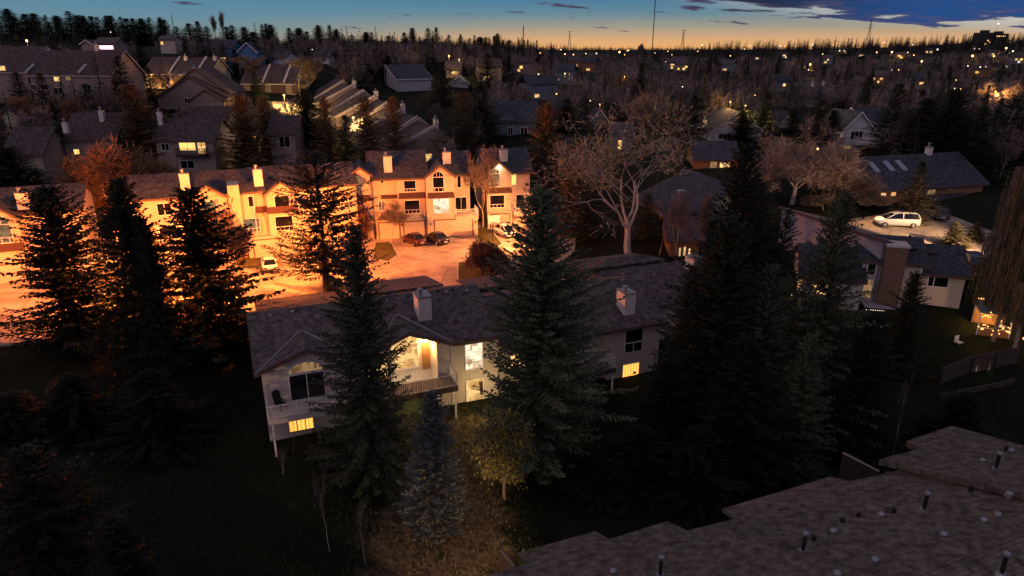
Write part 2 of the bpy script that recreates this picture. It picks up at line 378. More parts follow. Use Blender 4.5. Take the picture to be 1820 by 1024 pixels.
_n = len(CPS); _A = np.zeros((_n + 1, _n + 1)); _A[:_n, :_n] = -_d; _A[:_n, _n] = 1; _A[_n, :_n] = 1
_A[:_n, :_n] -= np.eye(_n) * .4
_W = np.linalg.solve(_A, np.append(_P[:, 2], 0))
def tz(x, y):
    return float(-np.hypot(_P[:, 0] - x, _P[:, 1] - y) @ _W[:_n] + _W[_n])
def tzv(x, y):
    return -np.hypot(_P[:, 0][None] - x[:, None], _P[:, 1][None] - y[:, None]) @ _W[:_n] + _W[_n]
def hit(px, py, up=0.0, r0=60, r1=2500):
    """the first point of the ground (plus up) seen at a photo point"""
    d = ray(px, py); h = math.hypot(d[0], d[1]); r = r0
    while r < r1:
        x, y, z = d[0] / h * r, d[1] / h * r, HC + d[2] / h * r
        if z < tz(x, y) + up: return Vector((x, y, z))
        r *= 1.012
    return None
def ground():
    # fine square sheet under the near scene, then a polar sheet to the horizon
    mb = MB(); nx, ny = 121, 116
    xs = np.linspace(-84, 84, nx); ys = np.linspace(-30, 131, ny)
    X, Y = np.meshgrid(xs, ys); Zv = tzv(X.ravel(), Y.ravel())
    rs = random.Random(3)
    V = [(float(x), float(y), float(z)) for x, y, z in zip(X.ravel(), Y.ravel(), Zv)]
    F = [(j * nx + i, j * nx + i + 1, (j + 1) * nx + i + 1, (j + 1) * nx + i) for j in range(ny - 1) for i in range(nx - 1)]
    # outer rings: start on the sheet's border, blown outwards
    border = [j for j in range(nx)] + [j * nx + nx - 1 for j in range(1, ny)] + [(ny - 1) * nx + i for i in range(nx - 2, -1, -1)] + [j * nx for j in range(ny - 2, 0, -1)]
    prev = border; cx, cy_ = 0.0, 50.0; k = 1.0
    for step in range(34):
        k *= 1.13
        P = np.array([(cx + (V[b][0] - cx) * k, cy_ + (V[b][1] - cy_) * k) for b in border])
        zz = tzv(P[:, 0], P[:, 1]); base = len(V)
        V += [(float(p[0]), float(p[1]), float(z)) for p, z in zip(P, zz)]
        cur = list(range(base, base + len(border))); n = len(border)
        F += [(prev[i], cur[i], cur[(i + 1) % n], prev[(i + 1) % n]) for i in range(n)]
        prev = cur
    mb.v = V; mb.f = F; mb.m = [0] * len(F)
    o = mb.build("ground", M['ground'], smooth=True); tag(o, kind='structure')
    return o
ground()
def drape(name, pts, lift, m, kind='structure', step=1.6, label=None):
    """a sheet following the ground inside the outline pts (world x, y)"""
    n = len(pts); x0 = min(p[0] for p in pts); x1 = max(p[0] for p in pts); y0 = min(p[1] for p in pts); y1 = max(p[1] for p in pts)
    import bmesh
    bm = bmesh.new(); vs = [bm.verts.new((p[0], p[1], 0)) for p in pts]; bm.faces.new(vs)
    for ax, a, b in ((0, x0, x1), (1, y0, y1)):
        q = math.ceil(a / step) * step
        while q < b:
            no = (1, 0, 0) if ax == 0 else (0, 1, 0); co = (q, 0, 0) if ax == 0 else (0, q, 0)
            bmesh.ops.bisect_plane(bm, geom=bm.verts[:] + bm.edges[:] + bm.faces[:], plane_co=co, plane_no=no)
            q += step
    for v in bm.verts: v.co.z = tz(v.co.x, v.co.y) + lift
    if bm.faces and sum(f.normal.z for f in bm.faces) < 0: bmesh.ops.reverse_faces(bm, faces=bm.faces)
    bm.normal_update()
    if bm.faces and bm.faces[:][0].normal.z < 0: bmesh.ops.reverse_faces(bm, faces=bm.faces)
    me = bpy.data.meshes.new(name); bm.to_mesh(me); bm.free(); me.materials.append(m)
    o = link(name, me); tag(o, kind=kind); return o
def px_poly(pts, z): return [tuple(onZ(a, b, z)[:2]) for a, b in pts]
def kerb(name, pts, z_up=.13, w=.16, closed=False):
    mb = MB(); q = []
    P = list(pts) + ([pts[0]] if closed else [])
    for (ax, ay), (bx, by) in zip(P, P[1:]):
        d = math.hypot(bx - ax, by - ay); k = max(1, int(d / 1.5))
        for i in range(k): q.append((ax + (bx - ax) * i / k, ay + (by - ay) * i / k))
    q.append(P[-1])
    for (ax, ay), (bx, by) in zip(q, q[1:]):
        dx, dy = bx - ax, by - ay; l = math.hypot(dx, dy) or 1; nx_, ny_ = -dy / l * w, dx / l * w
        za, zb = tz(ax, ay), tz(bx, by)
        b4 = [(ax, ay, za - .2), (bx, by, zb - .2), (bx + nx_, by + ny_, zb - .2), (ax + nx_, ay + ny_, za - .2)]
        t4 = [(x, y, z + .2 + .1 + z_up) for x, y, z in b4]
        mb.faces(b4 + t4, [(4, 5, 6, 7), (0, 1, 5, 4), (1, 2, 6, 5), (2, 3, 7, 6), (3, 0, 4, 7)])
    tag(mb.build(name, M['kerb']), kind='structure')
court = [(-84, 40), (-60, 51.5), (-46, 56.4), (-36, 60), (-28, 63.4), (-20, 66.8), (-13, 69.6), (-5, 72.6), (1, 75), (6, 78.5), (8, 84), (9, 92), (10, 104), (-2, 104), (-4, 101), (-20, 96), (-24, 92), (-40, 84), (-62, 76), (-84, 70)]
drape("road", court, .09, M['asphalt'])
kerb("kerb", [(-84, 40), (-60, 51.5), (-46, 56.4), (-36, 60), (-28, 63.4), (-20, 66.8), (-13, 69.6), (-5, 72.6), (1, 75), (6, 78.5), (8, 84)])
isl = {'bush': px_poly([(416,455),(432,448),(462,446),(470,462),(464,474),(448,480),(424,478)], 3.1),
       'mid': px_poly([(668,434),(694,432),(706,455),(690,466),(664,462)], 3.1),
       'right': px_poly([(846,408),(866,404),(892,436),(878,446),(850,428)], 3.1),
       'shrub': px_poly([(815,470),(862,462),(905,470),(915,505),(860,510),(815,500)], 3.0),
       'left': px_poly([(150,440),(215,430),(250,450),(245,480),(170,490)], 3.0)}
for k, p in isl.items():
    drape("lawn_patch", p, .17, M['lawn']); kerb("kerb", p, .1, .14, True)
court2 = px_poly([(1490,398),(1540,392),(1600,384),(1647,380),(1668,384),(1700,392),(1757,411),(1800,420),(1830,440),(1720,462),(1600,462),(1500,440)], 7)
drape("court_road", court2, .1, M['asphalt'])
lane = px_poly([(462,186),(500,180),(560,205),(640,232),(650,240),(620,243),(560,228),(500,205)], 14.2)
drape("upper_lane", [tuple(hit(a, b)[:2]) for a, b in [(455,190),(476,181),(510,184),(560,200),(610,212),(655,226),(655,236),(600,236),(540,222),(490,204)]], .12, M['asphalt'], step=3)
drape("upper_drive", [tuple(hit(a, b)[:2]) for a, b in [(232,152),(275,147),(318,152),(318,164),(270,160),(232,162)]], .12, M['asphalt'], step=3)

# ---------------------------------------------------------------- building kit
def slab(mb, pts, t=.2, mi=0):
    """a roof plane: pts counter-clockwise from above, thickened downwards"""
    mb.prism([(p[0], p[1], p[2] - t) for p in pts], (0, 0, t), mi)
class Building:
    def __init__(s, name, label, cat, fr, wall, roof, group=None, trim='trim'):
        s.fr = fr; s.t = thing(name, label, cat, (fr.O[0], fr.O[1], 0), fr.a, group)
        s.W = MB(); s.R = MB(); s.T = MB(); s.wm = M[wall]; s.rm = M[roof]; s.tm = M[trim]
    def box(s, u0, u1, v0, v1, z0, z1): s.W.box((u0, v0, z0), (u1, v1, z1))
    def gable(s, u0, u1, v0, v1, ze, zr, axis='u', ov=.45, t=.2, board=True, ovf=None, skew=.5):
        """pitched roof over a box; axis = the way its ridge runs; skew moves the ridge across"""
        g = .003
        if axis == 'u':
            vm = v0 + (v1 - v0) * skew; sl0 = (zr - ze) / (vm - v0); sl1 = (zr - ze) / (v1 - vm)
            a, b = u0 - ov, u1 + ov
            slab(s.R, [(a, v0 - ov, ze - ov * sl0), (b, v0 - ov, ze - ov * sl0), (b, vm, zr), (a, vm, zr)], t)
            slab(s.R, [(a, vm + g, zr), (b, vm + g, zr), (b, v1 + ov, ze - ov * sl1), (a, v1 + ov, ze - ov * sl1)], t)
            for u in (u0, u1 - .1):
                s.W.prism([(u, v0, ze - t), (u, v1, ze - t), (u, vm, zr - t - .02)], (.1, 0, 0))
            if board:
                for u in (a - .05, b + .01):
                    for p, q in (((v0 - ov, ze - ov * sl0), (vm, zr)), ((v1 + ov, ze - ov * sl1), (vm, zr))):
                        s.T.prism([(u, p[0], p[1] - .27), (u, q[0], q[1] - .27), (u, q[0], q[1] + .03), (u, p[0], p[1] + .03)], (.04, 0, 0))
                s.T.box((a, v0 - ov - .05, ze - ov * sl0 - .27), (b, v0 - ov - .01, ze - ov * sl0 - .02))
        else:
            um = u0 + (u1 - u0) * skew; sl0 = (zr - ze) / (um - u0); sl1 = (zr - ze) / (u1 - um)
            a, b = v0 - (ovf if ovf is not None else ov), v1 + ov
            slab(s.R, [(u0 - ov, a, ze - ov * sl0), (um - g, a, zr), (um - g, b, zr), (u0 - ov, b, ze - ov * sl0)], t)
            slab(s.R, [(um + g, a, zr), (u1 + ov, a, ze - ov * sl1), (u1 + ov, b, ze - ov * sl1), (um + g, b, zr)], t)
            for v in (v0, v1 - .1):
                s.W.prism([(u0, v, ze - t), (u1, v, ze - t), (um, v, zr - t - .02)], (0, .1, 0))
            if board:
                v = a - .05
                for p, q in (((u0 - ov, ze - ov * sl0), (um, zr)), ((u1 + ov, ze - ov * sl1), (um, zr))):
                    s.T.prism([(p[0], v, p[1] - .27), (q[0], v, q[1] - .27), (q[0], v, q[1] + .03), (p[0], v, p[1] + .03)], (0, .04, 0))
    def hip(s, u0, u1, v0, v1, ze, zr, ov=.45, t=.2, left=True, right=True):
        vm = (v0 + v1) / 2; k = (v1 - v0) / 2; sl = (zr - ze) / k; g = .003
        a, b, c, d = u0 - ov, u1 + ov, v0 - ov, v1 + ov; e = ze - ov * sl
        l = u0 + k if left else a; r = u1 - k if right else b
        slab(s.R, [(a, c, e), (b, c, e), (r, vm, zr), (l, vm, zr)], t)
        slab(s.R, [(l, vm + g, zr), (r, vm + g, zr), (b, d, e), (a, d, e)], t)
        if left: slab(s.R, [(a - g, d, e), (a - g, c, e), (l - g, vm, zr)], t)
        if right: slab(s.R, [(b + g, c, e), (b + g, d, e), (r + g, vm, zr)], t)
        s.T.box((a, c - .05, e - .25), (b, c - .01, e - .02))
    def shed(s, pts, t=.2): slab(s.R, pts, t)
    def chimney(s, u, v, z0, z1, w=1.0, d=.8, m='chim', flue=True):
        mb = MB(); mb.box((u - w / 2, v - d / 2, z0), (u + w / 2, v + d / 2, z1))
        o = mb.build('chimney', M[m], s.t)
        c = MB(); c.box((u - w / 2 - .06, v - d / 2 - .06, z1 + .003), (u + w / 2 + .06, v + d / 2 + .06, z1 + .1))
        if flue:
            c.tube([(u - w * .15, v, z1 + .1), (u - w * .15, v, z1 + .5)], [.14, .14], 8)
            c.tube([(u - w * .15, v, z1 + .5), (u - w * .15, v, z1 + .56), (u - w * .15, v, z1 + .66)], [.26, .26, .1], 8)
        c.build('chimney_cap', M['metal'], o)
        return o
    def window(s, u, z, w, h, pane='glass', v=0.0, style='pair', rz=0, frame='white', name='window', fw=.07):
        """u, z = middle of the sill; faces -v unless turned"""
        f = MB(); d0, d1 = -.07, .03
        hw = w / 2
        if style == 'arch':
            r = hw; hh = h - r; n = 12
            arc = lambda R: [(R * math.cos(math.pi * i / n), R * math.sin(math.pi * i / n)) for i in range(n + 1)]
            o_, i_ = arc(r), arc(r - fw)
            for k in range(n):
                f.prism([(o_[k][0], d0, hh + o_[k][1]), (i_[k][0], d0, hh + i_[k][1]), (i_[k + 1][0], d0, hh + i_[k + 1][1]), (o_[k + 1][0], d0, hh + o_[k + 1][1])], (0, d1 - d0, 0))
            f.box((-hw, d0, 0), (-hw + fw, d1, hh)); f.box((hw - fw, d0, 0), (hw, d1, hh))
            f.box((-hw + fw, d0, 0), (hw - fw, d1, fw)); f.box((-hw + fw, d0, hh - fw / 2), (hw - fw, d1, hh + fw / 2))
            for t in (60, 120): f.box((r * .5 * math.cos(rad(t)) - .02, d0 + .02, hh + fw / 2), (r * .5 * math.cos(rad(t)) + .02, d1, hh + r * .8))
            low = .28 * hh; f.box((-hw + fw, d0 + .01, low), (hw - fw, d1, low + .06))
            for q in (-.33, .0, .33): f.box((w * q - .025, d0 + .01, fw), (w * q + .025, d1, low))
            pp = [(-hw + fw / 2, -.015, fw / 2), (hw - fw / 2, -.015, fw / 2)] + [(x, -.015, hh + zz) for x, zz in arc(r - fw / 2)]
        else:
            f.box((-hw, d0, 0), (-hw + fw, d1, h)); f.box((hw - fw, d0, 0), (hw, d1, h))
            f.box((-hw + fw, d0, 0), (hw - fw, d1, fw)); f.box((-hw + fw, d0, h - fw), (hw - fw, d1, h))
            if style == 'pair': f.box((-.03, d0 + .01, fw), (.03, d1, h - fw))
            if style == 'picture':
                low = h * .26; f.box((-hw + fw, d0 + .01, low), (hw - fw, d1, low + .06))
                for q in (-.25, 0, .25): f.box((w * q - .025, d0 + .01, fw), (w * q + .025, d1, low))
            if style == 'half':
                low = h * .42; f.box((-hw + fw, d0 + .01, low), (hw - fw, d1, low + .08)); f.box((-.03, d0 + .01, fw), (.03, d1, low))
            if style == 'tri':
                for q in (-.17, .17): f.box((w * q - .03, d0 + .01, fw), (w * q + .03, d1, h - fw))
            if style == 'side': f.box((-hw * .45, d0 + .01, fw), (-hw * .45 + .08, d1, h - fw))
            pp = [(-hw + fw / 2, -.015, fw / 2), (hw - fw / 2, -.015, fw / 2), (hw - fw / 2, -.015, h - fw / 2), (-hw + fw / 2, -.015, h - fw / 2)]
        s.T_ = f.build(name, M[frame], s.t, loc=(u, v, z), rz=rz)
        p = MB(); p.poly(pp); p.build('pane', M[pane], s.T_)
        return s.T_
    def pwin(s, v, x0, y0, x1, y1, pane='glass', style='pair', frame='white', name='window'):
        """a window whose corners lie at two photo points on the wall v"""
        a, b = s.fr.uz(v, x0, y0), s.fr.uz(v, x1, y1)
        return s.window((a[0] + b[0]) / 2, min(a[1], b[1]), abs(b[0] - a[0]), abs(b[1] - a[1]), pane, v, style, frame=frame, name=name)
    def garage(s, u0, u1, z0, z1, v=0, m='door'):
        mb = MB(); n = 4; h = (z1 - z0) / n
        for i in range(n): mb.box((u0, v - .05, z0 + i * h + .012), (u1, v - .004, z0 + (i + 1) * h - .012))
        o = mb.build('garage_door', M[m], s.t)
        f = MB(); f.box((u0 - .14, v - .09, z0), (u0 - .002, v - .003, z1 + .14)); f.box((u1 + .002, v - .09, z0), (u1 + .14, v - .003, z1 + .14)); f.box((u0, v - .09, z1 + .002), (u1, v - .003, z1 + .14))
        f.build('door_frame', M['trim'], o)
    def pentroof(s, u0, u1, v, z0, out=.55, h=.75):
        mb = MB(); mb.prism([(u0, v - .002, z0), (u0, v - out, z0), (u0, v - out, z0 + .12), (u0, v - .002, z0 + h)], (u1 - u0, 0, 0))
        mb.build('pent_roof', M['pent'], s.t)
    def balcony(s, u0, u1, v0, v1, z, rail='white', deck='trim', h=1.02, bal=.14, left=True, right=True):
        d = MB(); d.box((u0, v0, z - .45), (u1, v1, z)); o = d.build('balcony', M[deck], s.t)
        r = MB(); a = .05
        def run(p, q):
            (x0, y0), (x1, y1) = p, q; l = math.hypot(x1 - x0, y1 - y0); n = max(1, int(l / bal)); ux, uy = (x1 - x0) / l, (y1 - y0) / l
            for zz, t in ((z + h, .045), (z + .1, .025)):
                r.prism([(x0 - uy * .03, y0 + ux * .03, zz - t), (x0 + uy * .03, y0 - ux * .03, zz - t), (x0 + uy * .03, y0 - ux * .03, zz), (x0 - uy * .03, y0 + ux * .03, zz)], (x1 - x0, y1 - y0, 0))
            for i in range(n + 1):
                x, y = x0 + (x1 - x0) * i / n, y0 + (y1 - y0) * i / n
                t = .035 if i % 14 == 0 or i == n else .014
                r.box((x - t, y - t, z), (x + t, y + t, z + h - .046))
        run((u0 + a, v0 + a), (u1 - a, v0 + a))
        if left: run((u0 + a, v0 + a + .05), (u0 + a, v1 - .03))
        if right: run((u1 - a, v0 + a + .05), (u1 - a, v1 - .03))
        r.build('railing', M[rail], o); return o
    def done(s):
        if s.W.v: s.W.build('wall', s.wm, s.t)
        if s.R.v: s.R.build('roof', s.rm, s.t)
        if s.T.v: s.T.build('fascia', s.tm, s.t)
        return s.t
def roof_vent(b, u, v, z, kind='box'):
    mb = MB()
    if kind == 'box':
        mb.box((u - .13, v - .13, z - .1), (u + .13, v + .13, z + .1)); mb.tube([(u, v, z + .103), (u, v, z + .12), (u, v, z + .17), (u, v, z + .2)], [.15, .16, .13, .04], 10)
        mb.build('roof_vent', M['metal'], b.t)
    elif kind == 'dark':
        mb.tube([(u, v, z - .1), (u, v, z + .22), (u, v, z + .24)], [.11, .1, .02], 8); mb.build('vent_stub', M['black'], b.t)
    else:
        mb.tube([(u, v, z - .2), (u, v, z + .8)], [.085, .085], 10); o = mb.build('flue_pipe', M['black'], b.t)
        c = MB(); c.tube([(u, v, z + .803), (u, v, z + .82), (u, v, z + .93), (u, v, z + .97)], [.09, .135, .135, .05], 10); c.build('flue_cap', M['metal'], o)
        c = MB(); c.tube([(u, v, z - .12), (u, v, z + .03)], [.22, .16], 10); c.build('flashing', M['metal'], o)

# ---------------------------------------------------------------- the walk-out row house in the middle
FM = Frame((-18.2, 44.7), 22)
b = Building('row_house', 'cream two storey row house with a lit balcony between the tall spruces', 'row house', FM, 'stucco', 'shingle')
b.box(0, 6.6, 0, 11.5, -1.2, 6.0)                    # first unit, balcony side
b.box(6.6, 9.6, .9, 11.5, -1.2, 6.0)
b.box(9.6, 13.2, 1.9, 11.5, -1.2, 6.2)               # second unit: porch recess, then its right wall
b.box(13.2, 18.4, 0, 11.5, -1.2, 5.95)
b.box(18.4, 28.8, .4, 12, -2.6, 5.0)
b.box(28.8, 34.2, 0, 12.5, -2.8, 4.72)
b.box(34.2, 43, 3.5, 13, -2.6, 5.0)
# roof: unit one and two
RZ, RV, EZ, EV = 8.5, 5.7, 6.05, -.55
sl = (RZ - EZ) / (RV - EV)
b.shed([(-.45, EV, EZ), (-.4, EV, EZ), (3.25, 3.0, 7.42), (6.9, EV, EZ), (7.4, EV, EZ), (10.9, 3.25, 7.52), (14.4, EV, EZ), (18.55, EV, EZ), (18.55, RV, RZ), (-.45, RV, RZ)])
b.shed([(-.45, RV + .003, RZ), (18.55, RV + .003, RZ), (18.55, 12.1, 6.3), (-.45, 12.1, 6.3)])
b.W.prism([(0, 0, 5.85), (0, 11.5, 5.85), (0, RV, RZ - .25)], (.12, 0, 0)); b.W.prism([(18.3, 0, 5.85), (18.3, 11.5, 5.85), (18.3, RV, RZ - .25)], (.12, 0, 0))
b.T.prism([(-.52, EV, EZ - .3), (-.52, RV, RZ - .3), (-.52, RV, RZ + .03), (-.52, EV, EZ + .03)], (.06, 0, 0))
b.T.box((6.95, EV - .07, EZ - .3), (7.35, EV - .01, EZ - .03)); b.T.box((14.45, EV - .07, EZ - .3), (18.55, EV - .01, EZ - .03))
# garage wings on the street side
for u0, u1, z in ((.6, 7.2, 6.0), (8.6, 16.4, 6.5), (20.5, 28, 5.6), (32, 41, 6.2)):
    b.box(u0, u1, 11.6, 16.2, .5, z - .4)
    b.shed([(u0 - .4, 10.2, z + .75), (u1 + .4, 10.2, z + .75), (u1 + .4, 16.7, z - .35), (u0 - .4, 16.7, z - .35)])
b.hip(31.5, 43.2, 8.2, 15.6, 5.6, 7.15)
# cross gables over the balconies
def back_gable(u0, u1, zr, ze, v0, v1, vw=-.003):
    um = (u0 + u1) / 2; g = .003; s2 = (zr - ze) / ((u1 - u0) / 2)
    slab(b.R, [(u0, v0, ze), (um - g, v0, zr), (um - g, v1, zr), (u0, v0 + .02, ze + .01)], .18)
    slab(b.R, [(um + g, v0, zr), (u1, v0, ze), (u1, v0 + .02, ze + .01), (um + g, v1, zr)], .18)
    b.W.prism([(u0 + .45, vw, ze - .35), (u1 - .45, vw, ze - .35), (u1 - .45, vw, ze - .05), (um, vw, zr - .2), (u0 + .45, vw, ze - .05)], (0, .12, 0))
    for ue in (u0, u1): mb = MB(); mb.tube([(ue, v0, ze + .02), (um, v1 - .15, zr + .02)], [.06, .06], 4); mb.build('valley_flashing', M['metal'], b.t)
    for p, q in (((u0, ze), (um, zr)), ((u1, ze), (um, zr))):
        b.T.prism([(p[0], v0 - .05, p[1] - .3), (q[0], v0 - .05, q[1] - .3), (q[0], v0 - .05, q[1] + .03), (p[0], v0 - .05, p[1] + .03)], (0, .045, 0))
back_gable(-.4, 6.9, 7.45, 6.12, -.62, 3.4)
back_gable(7.4, 14.4, 7.55, 6.12, -.62, 3.6, 1.896)
# units three and four, a step lower
RZ2, EZ2 = 7.25, 4.85
b.shed([(18.6, EV, EZ2), (34.65, EV, EZ2), (34.65, RV, RZ2), (18.6, RV, RZ2)])
b.shed([(18.6, RV + .003, RZ2), (34.65, RV + .003, RZ2), (34.65, 12.6, 5.2), (18.6, 12.6, 5.2)])
b.W.prism([(34.1, 0, 4.6), (34.1, 11.5, 4.6), (34.1, RV, RZ2 - .25)], (.1, 0, 0))
b.T.box((18.6, EV - .07, EZ2 - .3), (34.7, EV - .01, EZ2 - .03))
b.shed([(34.7, 2.9, 5.0), (43.4, 2.9, 5.0), (43.4, 8.3, 7.2), (34.7, 8.3, 7.2)])
b.T.box((34.7, 2.83, 4.72), (43.4, 2.89, 4.97))
# windows: unit one
b.window(3.1, 3.15, 2.6, 2.15, 'glass', -.003, 'pair', frame='white', name='patio_door')
mb = MB(); n = 10
mb.prism([(3.1 - 1.3 * math.cos(math.pi * i / n), -.06, 5.38 + .85 * math.sin(math.pi * i / n)) for i in range(n + 1)], (0, .05, 0))
fan = mb.build('fan_window', M['white'], b.t); mb = MB(); mb.poly([(3.1 - 1.2 * math.cos(math.pi * i / n), -.066, 5.42 + .76 * math.sin(math.pi * i / n)) for i in range(n + 1)]); mb.build('pane', M['w_dim'], fan)
b.window(2.35, .55, 1.9, 1.35, 'w_amber', -.003, 'tri', frame='trim')
# unit two: arch window bay, porch, right windows
b.window(11.0, 3.3, 2.3, 3.4, 'w_cream', 1.9 - .003, 'arch')
b.window(8.2, 3.15, 2.4, 2.2, 'w_cream', .9 - .003, 'pair')
b.window(10.9, .35, 2.6, 1.7, 'w_white', 1.9 - .003, 'pair')
b.window(8.2, .35, 2.2, 1.6, 'w_warm', .9 - .003, 'pair')
b.pwin(-.003, 825, 612, 859, 653, 'w_white', 'picture')
wn = b.pwin(-.003, 827, 675, 860, 713, 'w_cream', 'picture'); mb = MB(); mb.prism([(.5, -.03, .6), (.75, -.03, .6), (.8, -.03, 1.9), (.35, -.03, 1.9)], (0, .01, 0)); mb.build('curtain', M['pent'], wn)
mb = MB(); mb.box((12.4, 1.86, 3.0), (13.1, 1.895, 5.4)); mb.build('porch_door', M['woodwall'], b.t)
# units three and four
b.window(23.5, 1.9, 2.6, 2.1, 'w_dim', .4 - .003, 'pair', name='patio_door')
b.pwin(-.003, 1111, 588, 1141, 623, 'glass', 'half'); b.pwin(-.003, 1106, 648, 1134, 684, 'w_amber', 'picture')
b.window(20.6, 2.1, 2.0, 1.7, 'w_warm', .4 - .003, 'pair'); b.window(21, -.9, 1.8, 1.3, 'w_cream', .4 - .003, 'pair')
b.balcony(.05, 6.9, -2.05, -.006, 3.05, 'white', 'stucco')
b.balcony(8.4, 14.25, -2.05, -.006, 3.02, 'white', 'trim')
b.balcony(21.5, 28.7, -1.75, -.006, 1.8, 'white', 'trim')
for u in (.3, 6.6, 14.05): mb = MB(); mb.box((u - .07, -1.95, -.5), (u + .07, -1.81, 2.59)); mb.build('balcony_post', M['white'], b.t)
for u in (21.8, 28.5): mb = MB(); mb.box((u - .07, -1.65, -1.8), (u + .07, -1.51, 1.34)); mb.build('balcony_post', M['white'], b.t)
mb = MB(); mb.tube([(14.35, -.06, 5.7), (14.35, -.06, .2), (14.35, -1.0, .02)], [.05, .05, .05], 6); mb.tube([(34.0, -.07, 4.5), (34.0, -.07, -1.4)], [.05, .05], 6); mb.build('downspout', M['white'], b.t)
for u, v, z0, h in ((8.0, 4.7, 7.6, 1.9), (12.95, 3.0, 7.0, 2.1), (31.4, 1.6, 5.4, 2.0), (42.3, 6.6, 6.3, 1.7)):
    b.chimney(u, v, z0, z0 + h, 1.1, 1.5)
for u, v in ((1.2, 5.0), (2.9, 5.1), (10.4, 5.0), (15.6, 5.1), (17.4, 4.9)): roof_vent(b, u, v, EZ + sl * (v - EV))
for u, v in ((22.5, 5), (28, 5.1), (33.2, 5.2)): roof_vent(b, u, v, EZ2 + .384 * (v - EV))
for u, v in ((14.9, 5.3), (16.2, 5.2)): roof_vent(b, u, v, EZ + sl * (v - EV), 'dark')
mb = MB(); mb.box((13.42, -.14, 5.0), (13.58, -.004, 5.3)); 
pl = MB(); pl.tube([(12.75, 1.86, 5.55), (12.75, 1.7, 5.6)], [.04, .03], 6); plo = pl.build('porch_lamp', M['black'], b.t)
pl = MB(); pl.ball((12.75, 1.66, 5.62), .13); pl.build('lamp_globe', M['lampw'], plo, True)
b.done()
p = FM.w(12.75, 1.2); lamp((p[0], p[1], 5.35), (1, .5, .14), 300, .12)
p = FM.w(11, .2); lamp((p[0], p[1], 1.5), (1, .75, .42), 150, .4); p = FM.w(16.6, -2.6); lamp((p[0], p[1], 1.9), (1, .66, .26), 300, .5)  # added fill lights in free space outside the wall, standing in for window glow

# ---------------------------------------------------------------- townhouses across the street
def th_gable(b, u0, u1, v0, ze, zr, zb, depth=5.5):
    """front gable bay: arched or plain window set by the caller"""
    b.box(u0, u1, v0, v0 + depth, zb - 1, ze)
    b.gable(u0, u1, v0, v0 + depth + 2, ze, zr, 'v', .35, .16)
def spouts(b, lst, z0, z1):
    for u, v in lst:
        mb = MB(); mb.tube([(u, v - .07, z1), (u, v - .07, z0)], [.05, .05], 6); mb.build('downspout', M['white'], b.t)
def entrance(b, u, v, z):
    mb = MB(); mb.box((u - .5, v - .06, z), (u + .5, v - .004, z + 2.1)); o = mb.build('door', M['woodwall'], b.t); mb = MB(); mb.ball((u + .36, v - .1, z + 1), .045, n=6, m=4); mb.build('handle', M['metal'], o)
def wall_lamp(b, u, v, z):
    mb = MB(); mb.box((u - .07, v - .16, z), (u + .07, v - .003, z + .3)); mb.build('wall_lantern', M['black'], b.t)
FT = Frame((-17.3, 92.2), 12)
b = Building('townhouse_block', 'lamplit three storey townhouse block with a bright white window above its double garage', 'townhouse', FT, 'cream', 'shingle_blue')
zb = 3.1
b.box(-4.5, -1.9, -.7, 8, 2, 11.9)
b.box(-1.9, 1.7, 0, 8, 2, 11.6); b.box(1.7, 5.4, -.35, 8, 2, 11.6)
b.gable(-1.9, 5.6, -.3, 9, 11.75, 14.6, 'u', .35, board=True)
b.gable(-4.5, -1.9, -.7, 6, 12.4, 13.3, 'v', .4)
b.box(-4.5, -1.9, -.7, 6, 11.9, 12.25)
th_gable(b, 5.6, 9.3, -1.0, 11.9, 13.3, zb)
b.box(9.3, 11.9, 1.6, 8, 2, 11.6); b.gable(9.0, 12.0, 1.3, 8.5, 11.7, 14.3, 'u', .3)
b.box(5.5, 12.5, -1.2, 1.6, 2, 5.95)
b.box(-1.5, 5.4, -.8, .1, 2, 5.85)
b.garage(-1.1, 1.6, zb + .1, 5.5, -.803); b.garage(2.3, 5.1, zb + .1, 5.5, -.803); b.garage(6.5, 11.7, zb + .15, 5.6, -1.203)
b.pwin(-.003, 672, 357, 685, 374, 'w_dim'); b.pwin(-.353, 718, 356, 747, 379, 'glass', 'picture'); b.pwin(-1.003, 769, 353, 799, 379, 'w_white', 'picture')
b.pwin(-.003, 675, 317.5, 683, 326, 'glass', 'plain'); b.pwin(-.353, 717, 321, 740, 341, 'glass', 'picture')
b.pwin(-1.003, 768, 305, 790, 341, 'glass', 'arch'); b.pwin(1.597, 812, 312, 820, 334, 'glass', 'plain'); b.pwin(-.703, 631, 314, 644, 337, 'w_dim', 'plain')
b.window(10.6, 6.1, 1.7, 2.1, 'glass', 1.597, 'pair', name='patio_door')
b.pentroof(-4.4, -2.0, -.703, 8.75); b.pentroof(1.8, 5.4, -.353, 8.75); b.pentroof(5.7, 9.3, -1.003, 8.75); b.pentroof(-.6, 1.6, -.003, 8.75, .4, .5)
b.balcony(9.5, 12.6, -1.3, 1.59, 6.0, 'white', 'cream')
spouts(b, ((1.66, -.003), (5.5, -1.003), (9.25, -1.003)), 3.2, 11.6); entrance(b, -3.2, -.703, 3.2); [wall_lamp(b, u, v, 5.0) for u, v in ((1.95, -.803), (5.9, -1.203), (12.2, -1.203))]
b.chimney(0.6, .9, 12, 14.3, 1.1, .9); b.chimney(8.9, 3.2, 12.3, 14.3, 1.1, .9)
b.done()
b = Building('townhouse_block', 'narrow lamplit townhouse with a glowing arched top window, right of the larger block', 'townhouse', FT, 'cream', 'shingle_blue')
b.box(14.4, 20.9, 2.6, 11, 2, 11.4); b.gable(14.2, 21, 2.4, 11, 11.5, 14.2, 'u', .3)
th_gable(b, 14.4, 17.9, 1.9, 11.5, 13.0, zb)
b.box(14.4, 21, 1.5, 2.6, 2, 5.7)
